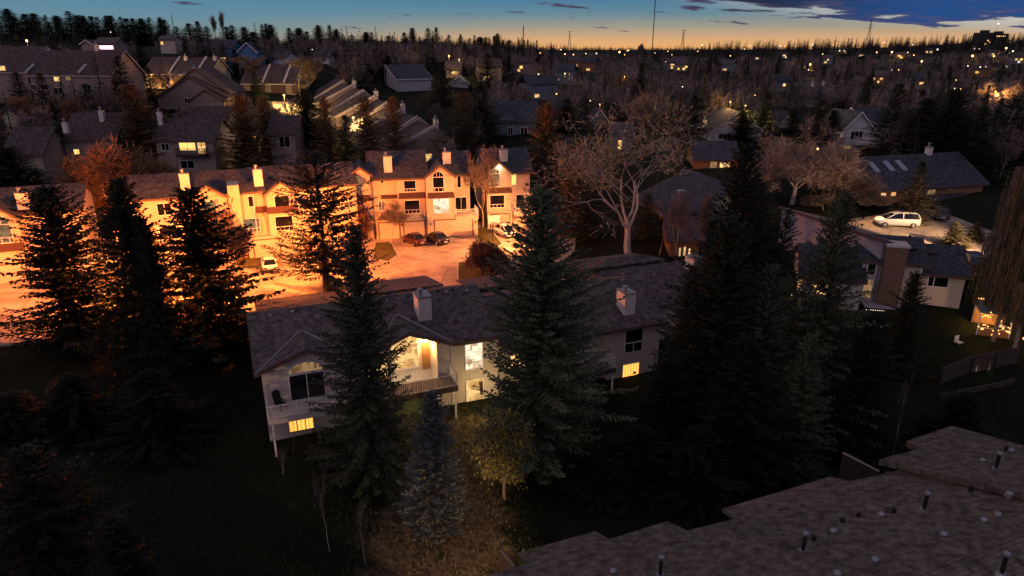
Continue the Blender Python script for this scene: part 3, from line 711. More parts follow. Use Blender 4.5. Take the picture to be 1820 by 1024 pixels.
b.garage(14.9, 17.6, zb + .2, 5.4, 1.497); b.garage(18.2, 20.8, zb + .2, 5.4, 1.497)
b.pwin(1.897, 869, 299, 889, 332, 'w_dim', 'arch'); b.pwin(1.897, 870, 347, 897, 369, 'glass', 'picture'); b.pwin(2.597, 908, 305, 918, 329, 'w_yellow', 'plain'); b.window(19.4, 5.9, 1.2, 2.1, 'glass', 2.597, 'plain', name='patio_door')
b.pentroof(14.4, 18.0, 1.897, 8.5); b.balcony(18.0, 21.2, .2, 2.59, 5.75, 'white', 'cream'); b.chimney(17.4, 4.6, 12, 14.2, 1.1, .9)
mb = MB(); mb.ball((16.15, 1.75, 12.1), .16); mb.build('gable_lamp', M['lampw'], b.t, True); p = FT.w(16.15, 1.2); lamp((p[0], p[1], 12.0), (1, .75, .4), 60, .1)
b.done()
FB = Frame((-37.2, 81.5), 22)
b = Building('townhouse_block', 'long lamplit townhouse block with two small gables behind the bare street tree', 'townhouse', FB, 'cream', 'shingle_blue')
b.box(-8, 5.6, 0, 9, 1.5, 11.5); b.gable(-8, 5.6, 0, 9, 11.6, 13.6, 'u', .35)
b.box(5.6, 18.2, .3, 9, 1.5, 11.5); b.gable(5.6, 18.2, .3, 9.3, 11.65, 13.7, 'u', .35)
th_gable(b, -1.6, 2.4, -.8, 11.4, 12.7, 3); th_gable(b, 7.0, 10.6, -.6, 11.3, 12.6, 3)
b.box(2.7, 4.0, -.9, 5, 10.9, 12.5); b.box(2.6, 4.0, -.5, .3, 2, 10.8)
b.box(-8, -1.9, -.5, .2, 2, 5.8); b.box(-1.6, 2.6, -1.2, .1, 2, 5.8); b.box(4.2, 10.8, -.9, .4, 2, 5.8)
b.garage(-1.0, 2.0, 3.0, 5.4, -1.203); b.garage(4.9, 7.9, 3.0, 5.4, -.903); b.garage(-7.5, -2.6, 3.0, 5.4, -.503); b.garage(12, 15.4, 3.1, 5.5, .297)
b.window(.4, 9.3, 1.8, 1.5, 'w_dim', -.803, 'plain'); b.window(.4, 6.2, 2.0, 1.9, 'glass', -.803, 'picture')
b.window(5.25, 9.5, .8, 1.4, 'glass', -.003, 'plain'); b.window(5.0, 6.3, 1.9, 1.8, 'w_dim', -.003, 'picture')
b.window(8.8, 9.3, 1.8, 1.5, 'glass', -.603, 'plain'); b.window(8.8, 6.3, 2.2, 1.9, 'glass', -.603, 'picture')
b.window(13, 9.3, 1.6, 1.5, 'glass', .297, 'pair'); b.window(13.4, 6.3, 1.8, 1.8, 'glass', .297, 'picture'); b.window(-4.5, 9.3, 1.6, 1.5, 'glass', -.003, 'pair'); b.window(-4.6, 6.3, 2.2, 1.8, 'glass', -.003, 'picture')
b.pentroof(-1.7, 2.5, -.803, 8.7); b.pentroof(5.7, 9.4, -.603 + .9, 8.7); b.pentroof(6.9, 10.7, -.603, 8.7)
spouts(b, ((2.45, -.803), (5.5, -.003), (10.7, -.603), (-7.8, -.003)), 3.1, 11.4); entrance(b, 3.4, -.503, 3.1); entrance(b, 11.4, .297, 3.1); [wall_lamp(b, u, v, 4.8) for u, v in ((2.25, -1.203), (8.3, -.903), (11.75, .297))]
b.chimney(-1.9, 1.0, 11.9, 13.9, 1.05, .9); b.chimney(6.4, 1.0, 11.9, 13.9, 1.05, .9)
b.done()
b = Building('townhouse_block', 'lamplit townhouse with an arched window at the left edge, half hidden by a spruce', 'townhouse', FB, 'cream', 'shingle_blue')
b.box(-36, -13.2, .4, 9, 1.5, 10.8); b.gable(-36, -13.2, .4, 9.3, 10.95, 13, 'u', .35)
th_gable(b, -23, -19.1, -.6, 10.6, 12.1, 3)
b.window(-21, 7.7, 2.2, 3.2, 'w_dim', -.603, 'arch'); b.pentroof(-23, -19, -.603, 6.9); b.window(-16, 8.4, 1.8, 1.6, 'glass', .397, 'picture'); b.window(-16, 5.2, 1.8, 1.6, 'glass', .397, 'picture'); b.garage(-22.6, -19.4, 2.9, 5.2, -.603)
b.chimney(-18.6, .9, 11.1, 12.9, 1.05, .9)
b.done()

# ---------------------------------------------------------------- roof in the foreground
FG = Frame((-.5, 24.8), 22)
b = Building('row_house', 'near row house of which only the stepped shingle roof with vents shows', 'row house', FG, 'stucco', 'shingle_fg')
SLO = .30
def on_plane(px, py, z0=6.0, s=SLO):
    d = ray(px, py); n = FG.n
    # z = z0 - s * v  with v = (P - O).n
    A = d[2] + s * (d[0] * n[0] + d[1] * n[1]); B = z0 - HC + s * (FG.O[0] * n[0] + FG.O[1] * n[1])
    t = B / A; X, Y = d[0] * t - FG.O[0], d[1] * t - FG.O[1]
    return X * FG.u[0] + Y * FG.u[1], X * n[0] + Y * n[1], HC + d[2] * t
edge = [(880,1019),(941,1000),(921,982),(1058,944),(1083,958),(1187,926),(1221,943),(1309,921),(1284,904),(1475,847),(1511,855),(1572,842)]
P = [on_plane(*e) for e in edge]
P = [(P[0][0] - 5, P[0][1] + .1, 6 - SLO * (P[0][1] + .1))] + P
top = [(P[-1][0] + 3.6, -9.4, 6 + SLO * 9.4), (-3.6, -9.4, 6 + SLO * 9.4)]
poly = P + top
b.R.prism([(q[0], q[1], q[2] - .2) for q in poly[::-1]], (0, 0, .2))
b.T.poly([(0, 0, 0), (.01, 0, 0), (0, .01, 0)])
b.shed([(-6, -22, 6), (30, -22, 6), (30, -9.42, 6 + SLO * 9.4), (-6, -9.42, 6 + SLO * 9.4)])
edge2 = [(1563,816),(1636,797),(1611,784),(1690,757),(1712,762),(1840,798)]
Q = [on_plane(e[0], e[1], 6.42) for e in edge2]
up2 = [(Q[-1][0] + 2, -9.4, 6.42 + SLO * 9.4), (Q[0][0] + 1.2, -9.4, 6.42 + SLO * 9.4)]
b.R.prism([(q[0], q[1], q[2] - .35) for q in (Q + up2)[::-1]], (0, 0, .35))
b.W.box((1.2, -20, -1.5), (22.4, -1.9, 5.7)); b.W.box((22.4, -20, -1.5), (31.5, -1.2, 6.0))
for x, y, z0 in ((1173,1021,6),(1427,978,6),(1642,905,6),(1770,832,6.42)): roof_vent(b, *on_plane(x, y, z0), 'pipe')
for x, y, z0 in ((1090,1018,6),(1566,917,6),(1481,946,6),(1555,997,6),(1488,1022,6),(1677,952,6),(1748,927,6),(1773,917,6),(1746,820,6.42),(1793,880,6.42),(1797,803,6.42)): roof_vent(b, *on_plane(x, y, z0))
for x, y, z0 in ((1446,960,6),(1497,928,6),(1525,918,6),(1588,911,6),(1725,870,6.42),(1788,800,6.42)): roof_vent(b, *on_plane(x, y, z0), 'dark')
b.T = MB(); b.T.prism([(P[-1][0] + .02, P[-1][1], P[-1][2]), (top[0][0] + .02, top[0][1], top[0][2]), (top[0][0] + .02, top[0][1], top[0][2] + .12), (P[-1][0] + .02, P[-1][1], P[-1][2] + .12)], (.1, 0, 0))
roof_vent(b, *on_plane(1780, 1018), 'pipe')
# a lamp under the eaves that lights the grass
mb = MB(); mb.box((3.6, -1.98, 3.2), (3.8, -1.902, 3.5)); w = mb.build('wall_lamp', M['black'], b.t); mb = MB(); mb.ball((3.7, -2.02 + .2, 3.3), .09); mb.build('lamp_globe', M['far_o'], w, True)
p = FG.w(3.7, -1.5); lamp((p[0], p[1], 3.3), (1, .56, .26), 6000, .1, spot=((-5, 35, -.5), 62))
b.done()
# ---------------------------------------------------------------- houses on the slopes
def house(label, pl, pr, pe, Y, ang, depth, rise, axis='u', wall='tan', roof='shingle', wins=(), chims=(), trim='trim', base=None, name='house', ov=.5, skew=.5, extra=None, cat='house', group=None):
    """pl..pr = photo span of the front eave, pe its height in the photo, Y the distance"""
    p = onY(pl, pe, Y); fr = Frame((p.x, p.y), ang); w = fr.uz(0, pr, pe)[0]; ze = p.z + .1
    b = Building(name, label, cat, fr, wall, roof, group, trim)
    zb = min(tz(*fr.w(0, 0)), tz(*fr.w(w, 0)), tz(*fr.w(w, depth)), tz(*fr.w(0, depth))) - .6 if base is None else base
    b.w, b.ze, b.zr = w, ze, ze + rise
    b.box(0, w, 0, depth, zb, ze - .05)
    b.gable(0, w, 0, depth, ze, ze + rise, axis, ov, skew=skew)
    for x in wins:
        b.pwin(-.003, *x[:4], pane=x[4], style=x[5] if len(x) > 5 else 'pair', frame=x[6] if len(x) > 6 else 'white')
    for u, v, h in chims:
        zt = ze + rise * (1 - abs(v / depth - .5) * 2) if axis == 'u' else ze + rise * (1 - abs(u / w - .5) * 2)
        b.chimney(u * 1.0, v, zt - .6, zt + h * .85, .75, .7)
    if extra: extra(b)
    return b.done()
def exC(b):
    b.box(1, b.w - 1, 9.5, 17, b.ze - 4, b.ze + 1.6); b.gable(1, b.w - 1, 9.5, 17, b.ze + 1.7, b.ze + 4.4, 'u', .4)
    b.balcony(3.6, 8.6, -1.4, -.006, b.ze - 2.5, 'trim', 'darktrim')
house('dark roofed house with a wide lit window over a balcony behind the townhouses', 276, 378, 248, 118, 2, 9.6, 3.0, 'u', 'tan', 'shingle_red', [(320,268,347,253,'w_yellow'),(353,274,365,252,'w_cream'),(288,268,300,255,'glass'),(322,300,345,285,'glass')], [(-.2,3.5,2.2)], extra=exC)
house('small house with one dark window between two spruces, left of the yellow lit lane', 478, 522, 236, 124, 0, 8, 2.6, 'u', 'tan', 'shingle_red', [(497,262,515,242,'glass')])
house('low dark roofed house at the left edge with two pale slit windows', 8, 73, 272, 113, 4, 9.5, 3.6, 'u', 'tan', 'shingle_red', [(42,322,48,312,'w_dim'),(55,324,62,312,'w_cream')], [(8.2,4.2,1.3)])
house('broad dark roofed house with a white chimney and one square lit window', 112, 203, 246, 120, 2, 10.5, 3.8, 'u', 'tan', 'shingle_red', [(132,275,141,265,'w_yellow','plain'),(160,278,172,266,'glass')], [(5.4,3.6,1.9)])
house('peach gabled house at the left edge beside the glowing street lamp', -22, 64, 226, 134, 3, 12, 3.6, 'v', 'cream', 'shingle', [(2,236,12,226,'w_dim')])
def exG(b):
    b.box(b.w * .52, b.w - .2, -2.2, 3, b.ze - 6, b.ze - .9); b.gable(b.w * .5, b.w, -2.2, 4, b.ze - .8, b.ze + 1.6, 'v', .4)
    b.box(1.5, b.w - 1.2, 2.5, 12, b.ze - 4, b.ze + .8); b.gable(1.0, b.w - .6, 2.5, 14, b.ze + .9, b.ze + 6.0, 'v', .5)
    b.window(b.w * .42, b.ze - 1.6, 1.4, 1.2, 'glass', -.003)
house('pale house with three nested gables and two chimneys seen end on', 280, 404, 172, 162, 2, 12, 4.3, 'v', 'tan', 'shingle_red', (), [(3.4,9,3.6),(5.6,9,3.6)], extra=exG)
def exR3(b):
    for u in (2, 7.5, 13): b.garage(u, u + 3.6, b.ze - 2.9, b.ze - .7, -.003, 'trim')
    for u in (b.w * .38, b.w * .8):
        b.T.prism([(u, -.5, b.ze - .1), (u, 6, b.ze + b_r(b, 6)), (u, 6, b.ze + b_r(b, 6) + .25), (u, -.5, b.ze + .15)], (.5, 0, 0))
def b_r(b, v): return (b.zr - b.ze) * v / 6
house('long garage row with lamplit peach walls above the gabled house', 258, 372, 130, 188, -4, 12, 3.8, 'u', 'cream', 'shingle_red', (), [(9,5,1.0),(17,5,1.0)], trim='stucco', extra=exR3)
house('garage row with a pale slanting wall at the end of the yellow lane', 432, 522, 147, 186, -3, 12, 4.2, 'u', 'tan', 'shingle_red', (), (), trim='stucco', extra=exR3)
house('timbered house with white roof edges and glowing upper windows', 52, 196, 131, 152, -6, 11, 4.6, 'u', 'tan', 'shingle_red', [(97,145,107,136,'w_warm'),(118,143,126,135,'w_dim'),(98,168,110,156,'glass'),(56,160,64,150,'glass'),(74,160,86,150,'glass'),(150,165,162,150,'glass')], [(4.5,7.2,1.2),(12.5,5.6,1.5)], trim='greyside', extra=lambda b: [b.T.prism([(u, -.5, b.ze), (u, 7.5, b.zr + .02), (u, 7.5, b.zr + .3), (u, -.5, b.ze + .28)], (.6, 0, 0)) for u in (-.6, b.w * .62)])
house('house at the left edge with an orange window under a pale gable', -34, 46, 126, 156, -6, 14, 5, 'u', 'tan', 'shingle_red', [(0,128,9,117,'w_warm')], (), trim='greyside')
house('dark blue house with a white balcony and a row of bright lower windows', 357, 412, 84, 226, 0, 10, 2.2, 'u', 'blueside', 'shingle_blue', [(368,110,380,102,'w_warm'),(384,110,390,102,'w_white'),(393,110,401,102,'w_cream'),(361,97,375,88,'glass'),(385,97,400,88,'glass')])
house('blue gabled house with white rakes on the upper street', 423, 456, 92, 222, 6, 10, 2.6, 'v', 'blueside', 'shingle_blue', (), (), trim='white')
house('small white house by the crossing on the upper slope', 480, 506, 102, 236, -12, 9, 1.8, 'u', 'whiteside', 'shingle', [(484,110,488,105,'glass')])
house('low pale blue bungalow with dark windows at the forest edge', 556, 584, 101, 240, 0, 8, 1.6, 'u', 'whiteside', 'shingle_blue', [(562,109,567,103,'glass'),(572,109,580,103,'glass')])
house('house with an orange lit wall under the ridge spruces', 283, 309, 70, 275, 8, 9, 1.4, 'u', 'cream', 'shingle', [(286,80,290,74,'w_warm')])
house('house trimmed with pink garland lights on the ridge', 168, 204, 77, 262, 3, 9, 2, 'u', 'tan', 'shingle', [(176,88,201,81,'pink','plain')])
house('little gable outlined in fairy lights beside the garland house', 144, 164, 78, 258, 0, 8, 1.3, 'v', 'tan', 'shingle_red', (), (), trim='white')
house('grey house with a long mono pitched roof among bare trees', 706, 766, 140, 202, 30, 9, 3.5, 'u', 'greyside', 'shingle_blue', (), (), trim='whiteside', skew=.9)
house('brown house with a lit window and porch light below a street lamp', 792, 818, 122, 232, 0, 9, 2.2, 'u', 'tan', 'shingle', [(803,132,812,127,'w_cream')])
house('small white gabled garage below the brown lit house', 800, 832, 148, 214, 0, 7, 2, 'v', 'greyside', 'shingle_blue', (), (), trim='white')
house('dark slate blue house with a wide gable behind the lamplit townhouses', 880, 952, 214, 142, 0, 11, 3.4, 'u', 'bluegrey', 'shingle_blue', [(902,240,912,226,'glass'),(925,240,938,226,'glass')], (), extra=lambda b: b.gable(.5, 4.4, -.3, 5, b.ze + .1, b.ze + 2.6, 'v', .4))
house('dark house with a light skylight just right of the brown spruce', 984, 1012, 206, 150, 0, 9, 2.6, 'u', 'bluegrey', 'shingle_blue')
house('dark gabled cottage behind the crown of the big cottonwood', 1054, 1078, 210, 160, 0, 9, 1.9, 'v', 'bluegrey', 'shingle_blue', (), (), trim='whiteside')
house('house whose single bright window shows through the cottonwood branches', 1088, 1124, 240, 134, -3, 8, 2, 'u', 'bluegrey', 'shingle_blue', [(1097,266,1106,249,'w_yellow','plain')])
house('white gabled house with tall dark windows behind a bare spruce', 1264, 1356, 234, 140, 2, 14, 3.9, 'v', 'whiteside', 'shingle_blue', [(1276,247,1300,238,'glass','tri')], [(.4,6,1.6)], trim='whiteside')
house('low dark house with an orange lit back wall, below the white gabled house', 1236, 1312, 282, 118, -4, 9, 2.4, 'u', 'woodwall', 'shingle_blue', [(1261,301,1275,287,'w_dim'),(1278,300,1297,289,'w_warm')])
def exR5(b):
    b.box(b.w - .1, b.w + 13, 1.5, 11, b.ze - 5, b.ze - .2); b.gable(b.w - .3, b.w + 13, 1.5, 11, b.ze - .1, b.ze + 3.2, 'u', .4)
    b.balcony(2.2, 8.6, -2, -.006, b.ze - 2.6, 'white', 'whiteside')
    b.window(b.w * .2, b.ze - 5.0, 1.6, 1.7, 'w_dim', -.003, 'pair')
house('white gabled house with a tall three pane window and a white balcony', 1500, 1550, 228, 130, 8, 12, 2.9, 'v', 'whiteside', 'shingle_blue', [(1510,249,1534,233,'glass','tri')], (), trim='white', extra=exR5)
house('long low roofed house with metal stacks in the middle of the right forest', 1438, 1500, 172, 236, 14, 9, 3, 'u', 'greyside', 'shingle_blue', (), [(4,4.5,1.6),(8,4.5,1.6)])
house('small pale gable half buried in spruces', 1388, 1408, 214, 165, 0, 8, 2, 'v', 'whiteside', 'shingle_blue')
def exR4(b):
    s = (b.zr - b.ze) / 5.5
    for u in (2.2, 4.8, 7.0):
        mb = MB(); v0, v1 = 2.6, 4.4
        mb.prism([(u - .45, v0, b.ze + s * v0 + .02), (u + .45, v0, b.ze + s * v0 + .02), (u + .45, v1, b.ze + s * v1 + .02), (u - .45, v1, b.ze + s * v1 + .02)], (0, 0, .1)); mb.build('skylight', M['skyglass'], b.t)
    b.window(1.0, b.ze - 4.0, 1.4, 2.0, 'w_dim', -.003, 'plain')
    b.box(8.5, 15.4, -1.6, .1, b.ze - 5.4, b.ze - 2.3); b.shed([(8.3, -2.0, b.ze - 2.5), (15.8, -2.0, b.ze - 2.5), (15.8, -.004, b.ze - 1.5), (8.3, -.004, b.ze - 1.5)])
    mb = MB(); mb.box((.05, -.5, b.ze - 5), (2.2, -.004, b.ze - 2.1)); mb.build('brick_base', M['tan'], b.t)
house('brown house with three skylights in its dark blue roof beside the court', 1560, 1746, 336, 92, 17, 11, 3.4, 'u', 'woodwall', 'shingle_blue', [(1564,349,1576,337,'w_warm','tri'),(1582,349,1594,334,'w_amber','tri'),(1646,349,1664,330,'w_dim','pair'),(1683,338,1697,329,'glass')], [(13.6,5.4,1.1)], extra=exR4)
p = onY(1201, 303, 103)
b = Building('house', 'dark slate roofed house side on behind the two bare trunks', 'house', Frame((p.x - 5.6, p.y - 1.5), -76), 'bluegrey', 'shingle_blue')
ze = p.z - 3.4; b.box(0, 14, 0, 11.6, 1.5, ze); b.gable(0, 14, 0, 11.6, ze, p.z, 'u', .6, skew=.7)
mb = MB(); mb.box((6, 3.0, ze + 1.3), (7, 4, ze + 1.75)); mb.build('skylight', M['skyglass'], b.t); b.window(5.8, 4.2, 2, 1.5, 'glass', 5.8, rz=0); b.done()
house('low house with three tall lit windows at the foot of the bare trunks', 1192, 1244, 424, 79, -4, 8, 1.8, 'u', 'woodwall', 'shingle_red', [(1205,456,1211,440,'w_cream','plain'),(1213,456,1220,438,'w_cream','plain'),(1222,454,1228,441,'w_warm','plain')])
p = onY(1391, 368, 78)
b = Building('garage', 'long grey windowless garage wall beside the court', 'garage', Frame((p.x, p.y), -73), 'palegrey', 'shingle')
b.box(0, 15, 0, 8, 3, p.z - 2.5); b.W.prism([(0, 0, p.z - 2.5), (0, 8, p.z - 2.5), (0, 0, p.z - .16)], (15, 0, 0)); b.shed([(-.4, -.3, p.z + .05), (15.4, -.3, p.z + .05), (15.4, 8.3, p.z - 2.2), (-.4, 8.3, p.z - 2.2)]); b.T.box((-.4, -.38, p.z - .2), (15.4, -.31, p.z + .06)); b.done()
# the brick chimney house
p = onZ(1545, 537, 4.2)
b = Building('house', 'pale house with a broad brick chimney in front of the court', 'house', Frame((p.x, p.y), -17), 'stucco', 'shingle_blue')
b.box(-6.6, -1.2, -1.5, 7, 2.5, 6.9); b.gable(-6.6, -1.3, -1.5, 7, 7.0, 9.0, 'u', .4)
b.box(-1.2, 4.1, 0, 8, 2.5, 8.7); b.gable(-1.2, 4.1, 0, 8, 8.7, 10.2, 'u', .45); b.box(4.1, 8.0, .6, 8, 2.5, 7.6); b.gable(4.3, 8.1, .6, 9, 7.7, 9.4, 'u', .4)
mb = MB(); mb.box((.5, -.9, 3), (2.35, .9, 10.2)); c = mb.build('chimney', M['brick'], b.t); mb = MB(); mb.box((.4, -1.0, 10.203), (2.45, 1, 10.4)); mb.build('chimney_cap', M['stucco'], c)
b.pwin(.597, 1651, 487, 1684, 512, 'glass', 'side'); b.window(-4.6, 5.0, 2.2, 1.3, 'w_warm', -1.503, 'tri'); b.window(-.4, 4.6, .9, 2.0, 'w_dim', -.003, 'plain'); b.window(-.35, 7.0, .8, 1.2, 'glass', -.003, 'plain')
roof_vent(b, 3.3, 3.5, 10.3, 'dark'); b.done()
# stepping row along the upper lane
p0 = onY(594, 138, 196); p1 = onY(772, 228, 128)
ang = math.degrees(math.atan2(p1.y - p0.y, p1.x - p0.x)); LEN = math.hypot(p1.x - p0.x, p1.y - p0.y)
FS = Frame((p0.x - 9 * math.sin(rad(-ang)) * 1, p0.y - 9 * math.cos(rad(ang))), ang)
b = Building('stepped_row_house', 'row of stepped roofs running down the slope with one bright window in its end wall', 'row house', FS, 'tan', 'shingle_red', trim='stucco')
n = 8
for i in range(n):
    u0, u1 = LEN * i / n, LEN * (i + 1) / n - .02; zr = p0.z + (p1.z - p0.z) * (i + .5) / n; j = (i % 2) * 1.6
    b.box(u0, u1, 1.5 - j, 14, zr - 11, zr - 4.4); b.gable(u0, u1, 1.5 - j, 14 + .1 * i, zr - 4.3, zr, 'u', .06, skew=.62)
    b.T.prism([(u1 - .35, 1.1 - j, zr - 4.5), (u1 - .35, 9.2, zr + .02), (u1 - .35, 9.2, zr + .3), (u1 - .35, 1.1 - j, zr - 4.2)], (.4, 0, 0))
    if i % 2: b.chimney(u1 - 1.2, 9.8, zr - .8, zr + 1.0, .8, .8)
    if i < 6: b.garage(u0 + 1.2, u1 - 1.2, zr - 8.6, zr - 6.2, 1.5 - j - .003)
b.W.prism([(LEN - .03, 1.5, p1.z - 4.6), (LEN - .03, 14, p1.z - 4.6), (LEN - .03, 9.2, p1.z - .6)], (.03, 0, 0))
b.window(LEN, p1.z - 6.2, 1.5, 1.7, 'w_cream', 7.6, 'half', rz=rad(90)); b.done()

# ---------------------------------------------------------------- vehicles
def car(label, x, y, ang, paint, kind='sedan', z=None, cat='car'):
    """nose along +x of its own frame"""
    z = tz(x, y) + .1 if z is None else z
    t = thing('parked_car', label, cat, (x, y, z), rad(ang))
    if kind == 'sedan': st = [(-2.3,.45,.78,.62,.02),(-2.2,.32,.95,.8,.02),(-1.5,.25,1.0,.86,.04),(-.9,.22,.98,.88,.4),(-.3,.22,.96,.89,.5),(.45,.22,.95,.89,.48),(1.15,.22,.93,.88,.06),(1.9,.27,.85,.84,.03),(2.25,.4,.7,.68,.02)]; cab = [(-1.75,1.0),(-1.0,1.42),(-.35,1.47),(.3,1.43),(1.15,.97)]
    elif kind == 'hatch': st = [(-1.95,.45,.85,.7,.02),(-1.85,.3,1.0,.82,.02),(-1.3,.25,1.02,.86,.04),(0,.22,1.0,.88,.4),(.9,.22,.98,.87,.1),(1.6,.27,.88,.82,.03),(1.95,.4,.7,.66,.02)]; cab = [(-1.88,1.05),(-1.45,1.5),(-.4,1.56),(.25,1.5),(1.15,1.0)]
    elif kind == 'van': st = [(-2.5,.45,.9,.82,.02),(-2.45,.3,1.08,.94,.02),(-1.5,.25,1.1,.97,.04),(0,.22,1.1,.98,.4),(1.1,.22,1.08,.97,.1),(2.1,.28,.98,.9,.03),(2.5,.45,.75,.72,.02)]; cab = [(-2.46,1.1),(-2.2,1.66),(-1.0,1.76),(.1,1.72),(.55,1.6),(1.6,1.08)]
    else: st = [(-2.6,.6,1.0,.84,.02),(-2.55,.4,1.15,.92,.02),(-1.5,.35,1.18,.95,.04),(0,.35,1.16,.95,.4),(1.1,.35,1.15,.95,.1),(2.2,.4,1.05,.9,.03),(2.6,.6,.85,.75,.02)]; cab = [(-2.5,1.16),(-2.25,1.75),(-.8,1.85),(.2,1.8),(1.2,1.15)]
    mb = MB(); n = len(st); pts = []
    for (x_, zl, zt, w, q) in st:
        m_ = (zl + zt) / 2
        pts += [(x_, -w * .9, zl), (x_, -w, m_), (x_, -w * .97, zt - .06), (x_, -w * .86, zt), (x_, w * .86, zt), (x_, w * .97, zt - .06), (x_, w, m_), (x_, w * .9, zl)]
    fs = [(i * 8 + k, i * 8 + (k + 1) % 8, (i + 1) * 8 + (k + 1) % 8, (i + 1) * 8 + k) for i in range(n - 1) for k in range(8)]
    fs += [tuple(range(8))[::-1], tuple((n - 1) * 8 + k for k in range(8))]
    mb.faces(pts, fs)
    # roof skin and pillars
    wb = st[2][3] * .88; wt = wb * .80
    roof = cab[1:-1]
    rp = [(x_, sgn * wt, z_) for x_, z_ in roof for sgn in (-1, 1)]
    for i in range(len(roof) - 1):
        a = i * 2; mb.prism([rp[a], rp[a + 1], rp[a + 3], rp[a + 2]], (0, 0, .04))
    pil = lambda p, q, w_: mb.prism([(p[0] - w_, p[1], p[2]), (p[0] + w_, p[1], p[2]), (q[0] + w_, q[1], q[2]), (q[0] - w_, q[1], q[2])], (0, .05 if p[1] < 0 else -.05, 0))
    xm = [cab[0], cab[1]], [cab[-1], cab[-2]]
    for sgn in (-1, 1):
        for (lo, hi_) in xm: pil((lo[0], sgn * wb, lo[1] - .06), (hi_[0], sgn * wt, hi_[1]), .06)
        xx = (cab[0][0] + cab[-1][0]) / 2; pil((xx, sgn * (wb + .005), cab[0][1] - .06), (xx, sgn * (wt + .005), roof[1][1]), .05)
    mb.build('body', paint, t, True)
    g = MB(); s_ = .02
    for sgn in (-1, 1):
        lowp = [(cab[0][0] + .1, sgn * (wb - s_), cab[0][1] - .05), (cab[-1][0] - .1, sgn * (wb - s_), cab[-1][1] - .05)]
        g.poly(lowp + [(x_, sgn * (wt - s_), z_ - .01) for x_, z_ in roof[::-1]])
    for lo, hi_ in xm: g.poly([(lo[0], -wb + .03, lo[1] - .03), (lo[0], wb - .03, lo[1] - .03), (hi_[0], wt - .03, hi_[1] + .01), (hi_[0], -wt + .03, hi_[1] + .01)])
    g.build('windows', M['glass'], t)
    wx = (st[0][0] + .85, st[-1][0] - .85); r = .33 if kind != 'suv' else .38
    for x_ in wx:
        for sgn in (-1, 1):
            w = MB(); yy = sgn * st[3][3]
            w.tube([(0, -sgn * .2, 0), (0, sgn * .005, 0), (0, sgn * .03, 0)], [r, r, r * .86], 14); wo_ = w.build('wheel', M['black'], t, loc=(x_, yy, r))
            w = MB(); w.tube([(0, sgn * .031, 0), (0, sgn * .045, 0)], [r * .62, r * .5], 10); w.build('rim', M['metal'], wo_)
    for sgn in (-1, 1):
        l = MB(); e = st[-1]; l.box((e[0] - .12, sgn * e[3] * .72 - .16, e[2] - .16), (e[0] + .012, sgn * e[3] * .72 + .16, e[2] - .04)); l.build('headlight', M['skyglass'], t)
        l = MB(); e = st[0]; l.box((e[0] - .012, sgn * e[3] * .78 - .14, e[2] - .17), (e[0] + .1, sgn * e[3] * .78 + .14, e[2] + .02)); l.build('tail_light', M['tail'], t)
    l = MB(); l.box((st[0][0] - .015, -.25, .5), (st[0][0] + .1, .25, .63)); l.build('number_plate', M['white'], t)
    return t
def paint(n, c, r=.3, met=0): return mat(n, c, r, .03, 1, spec=.5, metal=met, coat=.4)
pw_, pr_, pk_, pb_ = paint('white_car_paint', (.7, .7, .68)), paint('dark_red_car_paint', (.05, .009, .008)), paint('black_car_paint', (.015, .015, .018)), paint('blue_grey_car_paint', (.05, .07, .1))
p = onZ(480, 478, 3.1); car('white sedan parked tail out on the lamplit drive', p.x, p.y, 112, pw_)
p = onZ(736, 434, 3.1); car('dark red sedan parked before the garages', p.x, p.y, 128, pr_)
p = onZ(776, 432, 3.1); car('black sedan next to the red car', p.x, p.y, 128, pk_)
p = onZ(899, 420, 3.2); car('white hatchback parked by the basketball hoop', p.x, p.y, -58, pw_, 'hatch')
p = onZ(1591, 404, 7); car('long white minivan parked on the court', p.x, p.y, 172, pw_, 'van', cat='minivan')
p = onZ(1722, 462, 6.6); car('dark blue grey car at the lower end of the court', p.x, p.y, 75, pb_, 'suv')
p = hit(612, 232); car('dark red car in the upper lane by the stepped row', p.x, p.y, 100, pr_, z=p.z + .15)
p = onZ(1664, 392, 7); car('blue covered trailer car behind the spruce on the court', p.x, p.y, 80, pb_, 'hatch')

# ---------------------------------------------------------------- yard things
def hoop():
    p = onZ(878, 432, 3.15); t = thing('basketball_hoop', 'grey basketball hoop on a pole by the lamplit drive', 'basketball hoop', (p.x, p.y, tz(p.x, p.y)), rad(20))
    m = MB(); m.tube([(0, .5, 0), (0, .5, 2.2), (0, .1, 3.2)], [.06, .06, .05], 8); m.build('pole', M['black'], t)
    m = MB(); m.box((-.85, -.02, 2.75), (.85, .02, 3.85)); m.build('backboard', M['greyside'], t)
    m = MB(); m.tube([(.23 * math.cos(a * .6), -.3 + .23 * math.sin(a * .6), 2.95) for a in range(11)], [.02] * 11, 5); m.build('rim', M['pent'], t)
hoop()
def chair():
    p = FM.w(1.05, -.75); t = thing('deck_chair', 'black high backed chair on the left balcony', 'chair', (p[0], p[1], 3.054), FM.a + rad(35))
    for x in (-.25, .25):
        for y in (-.25, .25): m = MB(); m.box((x - .025, y - .025, 0), (x + .025, y + .025, .42)); m.build('leg', M['black'], t)
    m = MB(); m.box((-.3, -.3, .423), (.3, .3, .5)); m.build('seat', M['black'], t)
    m = MB(); m.prism([(-.3, .24, .503), (.3, .24, .503), (.33, .42, 1.25), (.15, .46, 1.4), (-.15, .46, 1.4), (-.33, .42, 1.25)], (0, .06, 0)); m.build('backrest', M['black'], t)
    for x in (-.32, .27): m = MB(); m.box((x, -.28, .62), (x + .05, .28, .67)); m.build('armrest', M['black'], t)
chair()
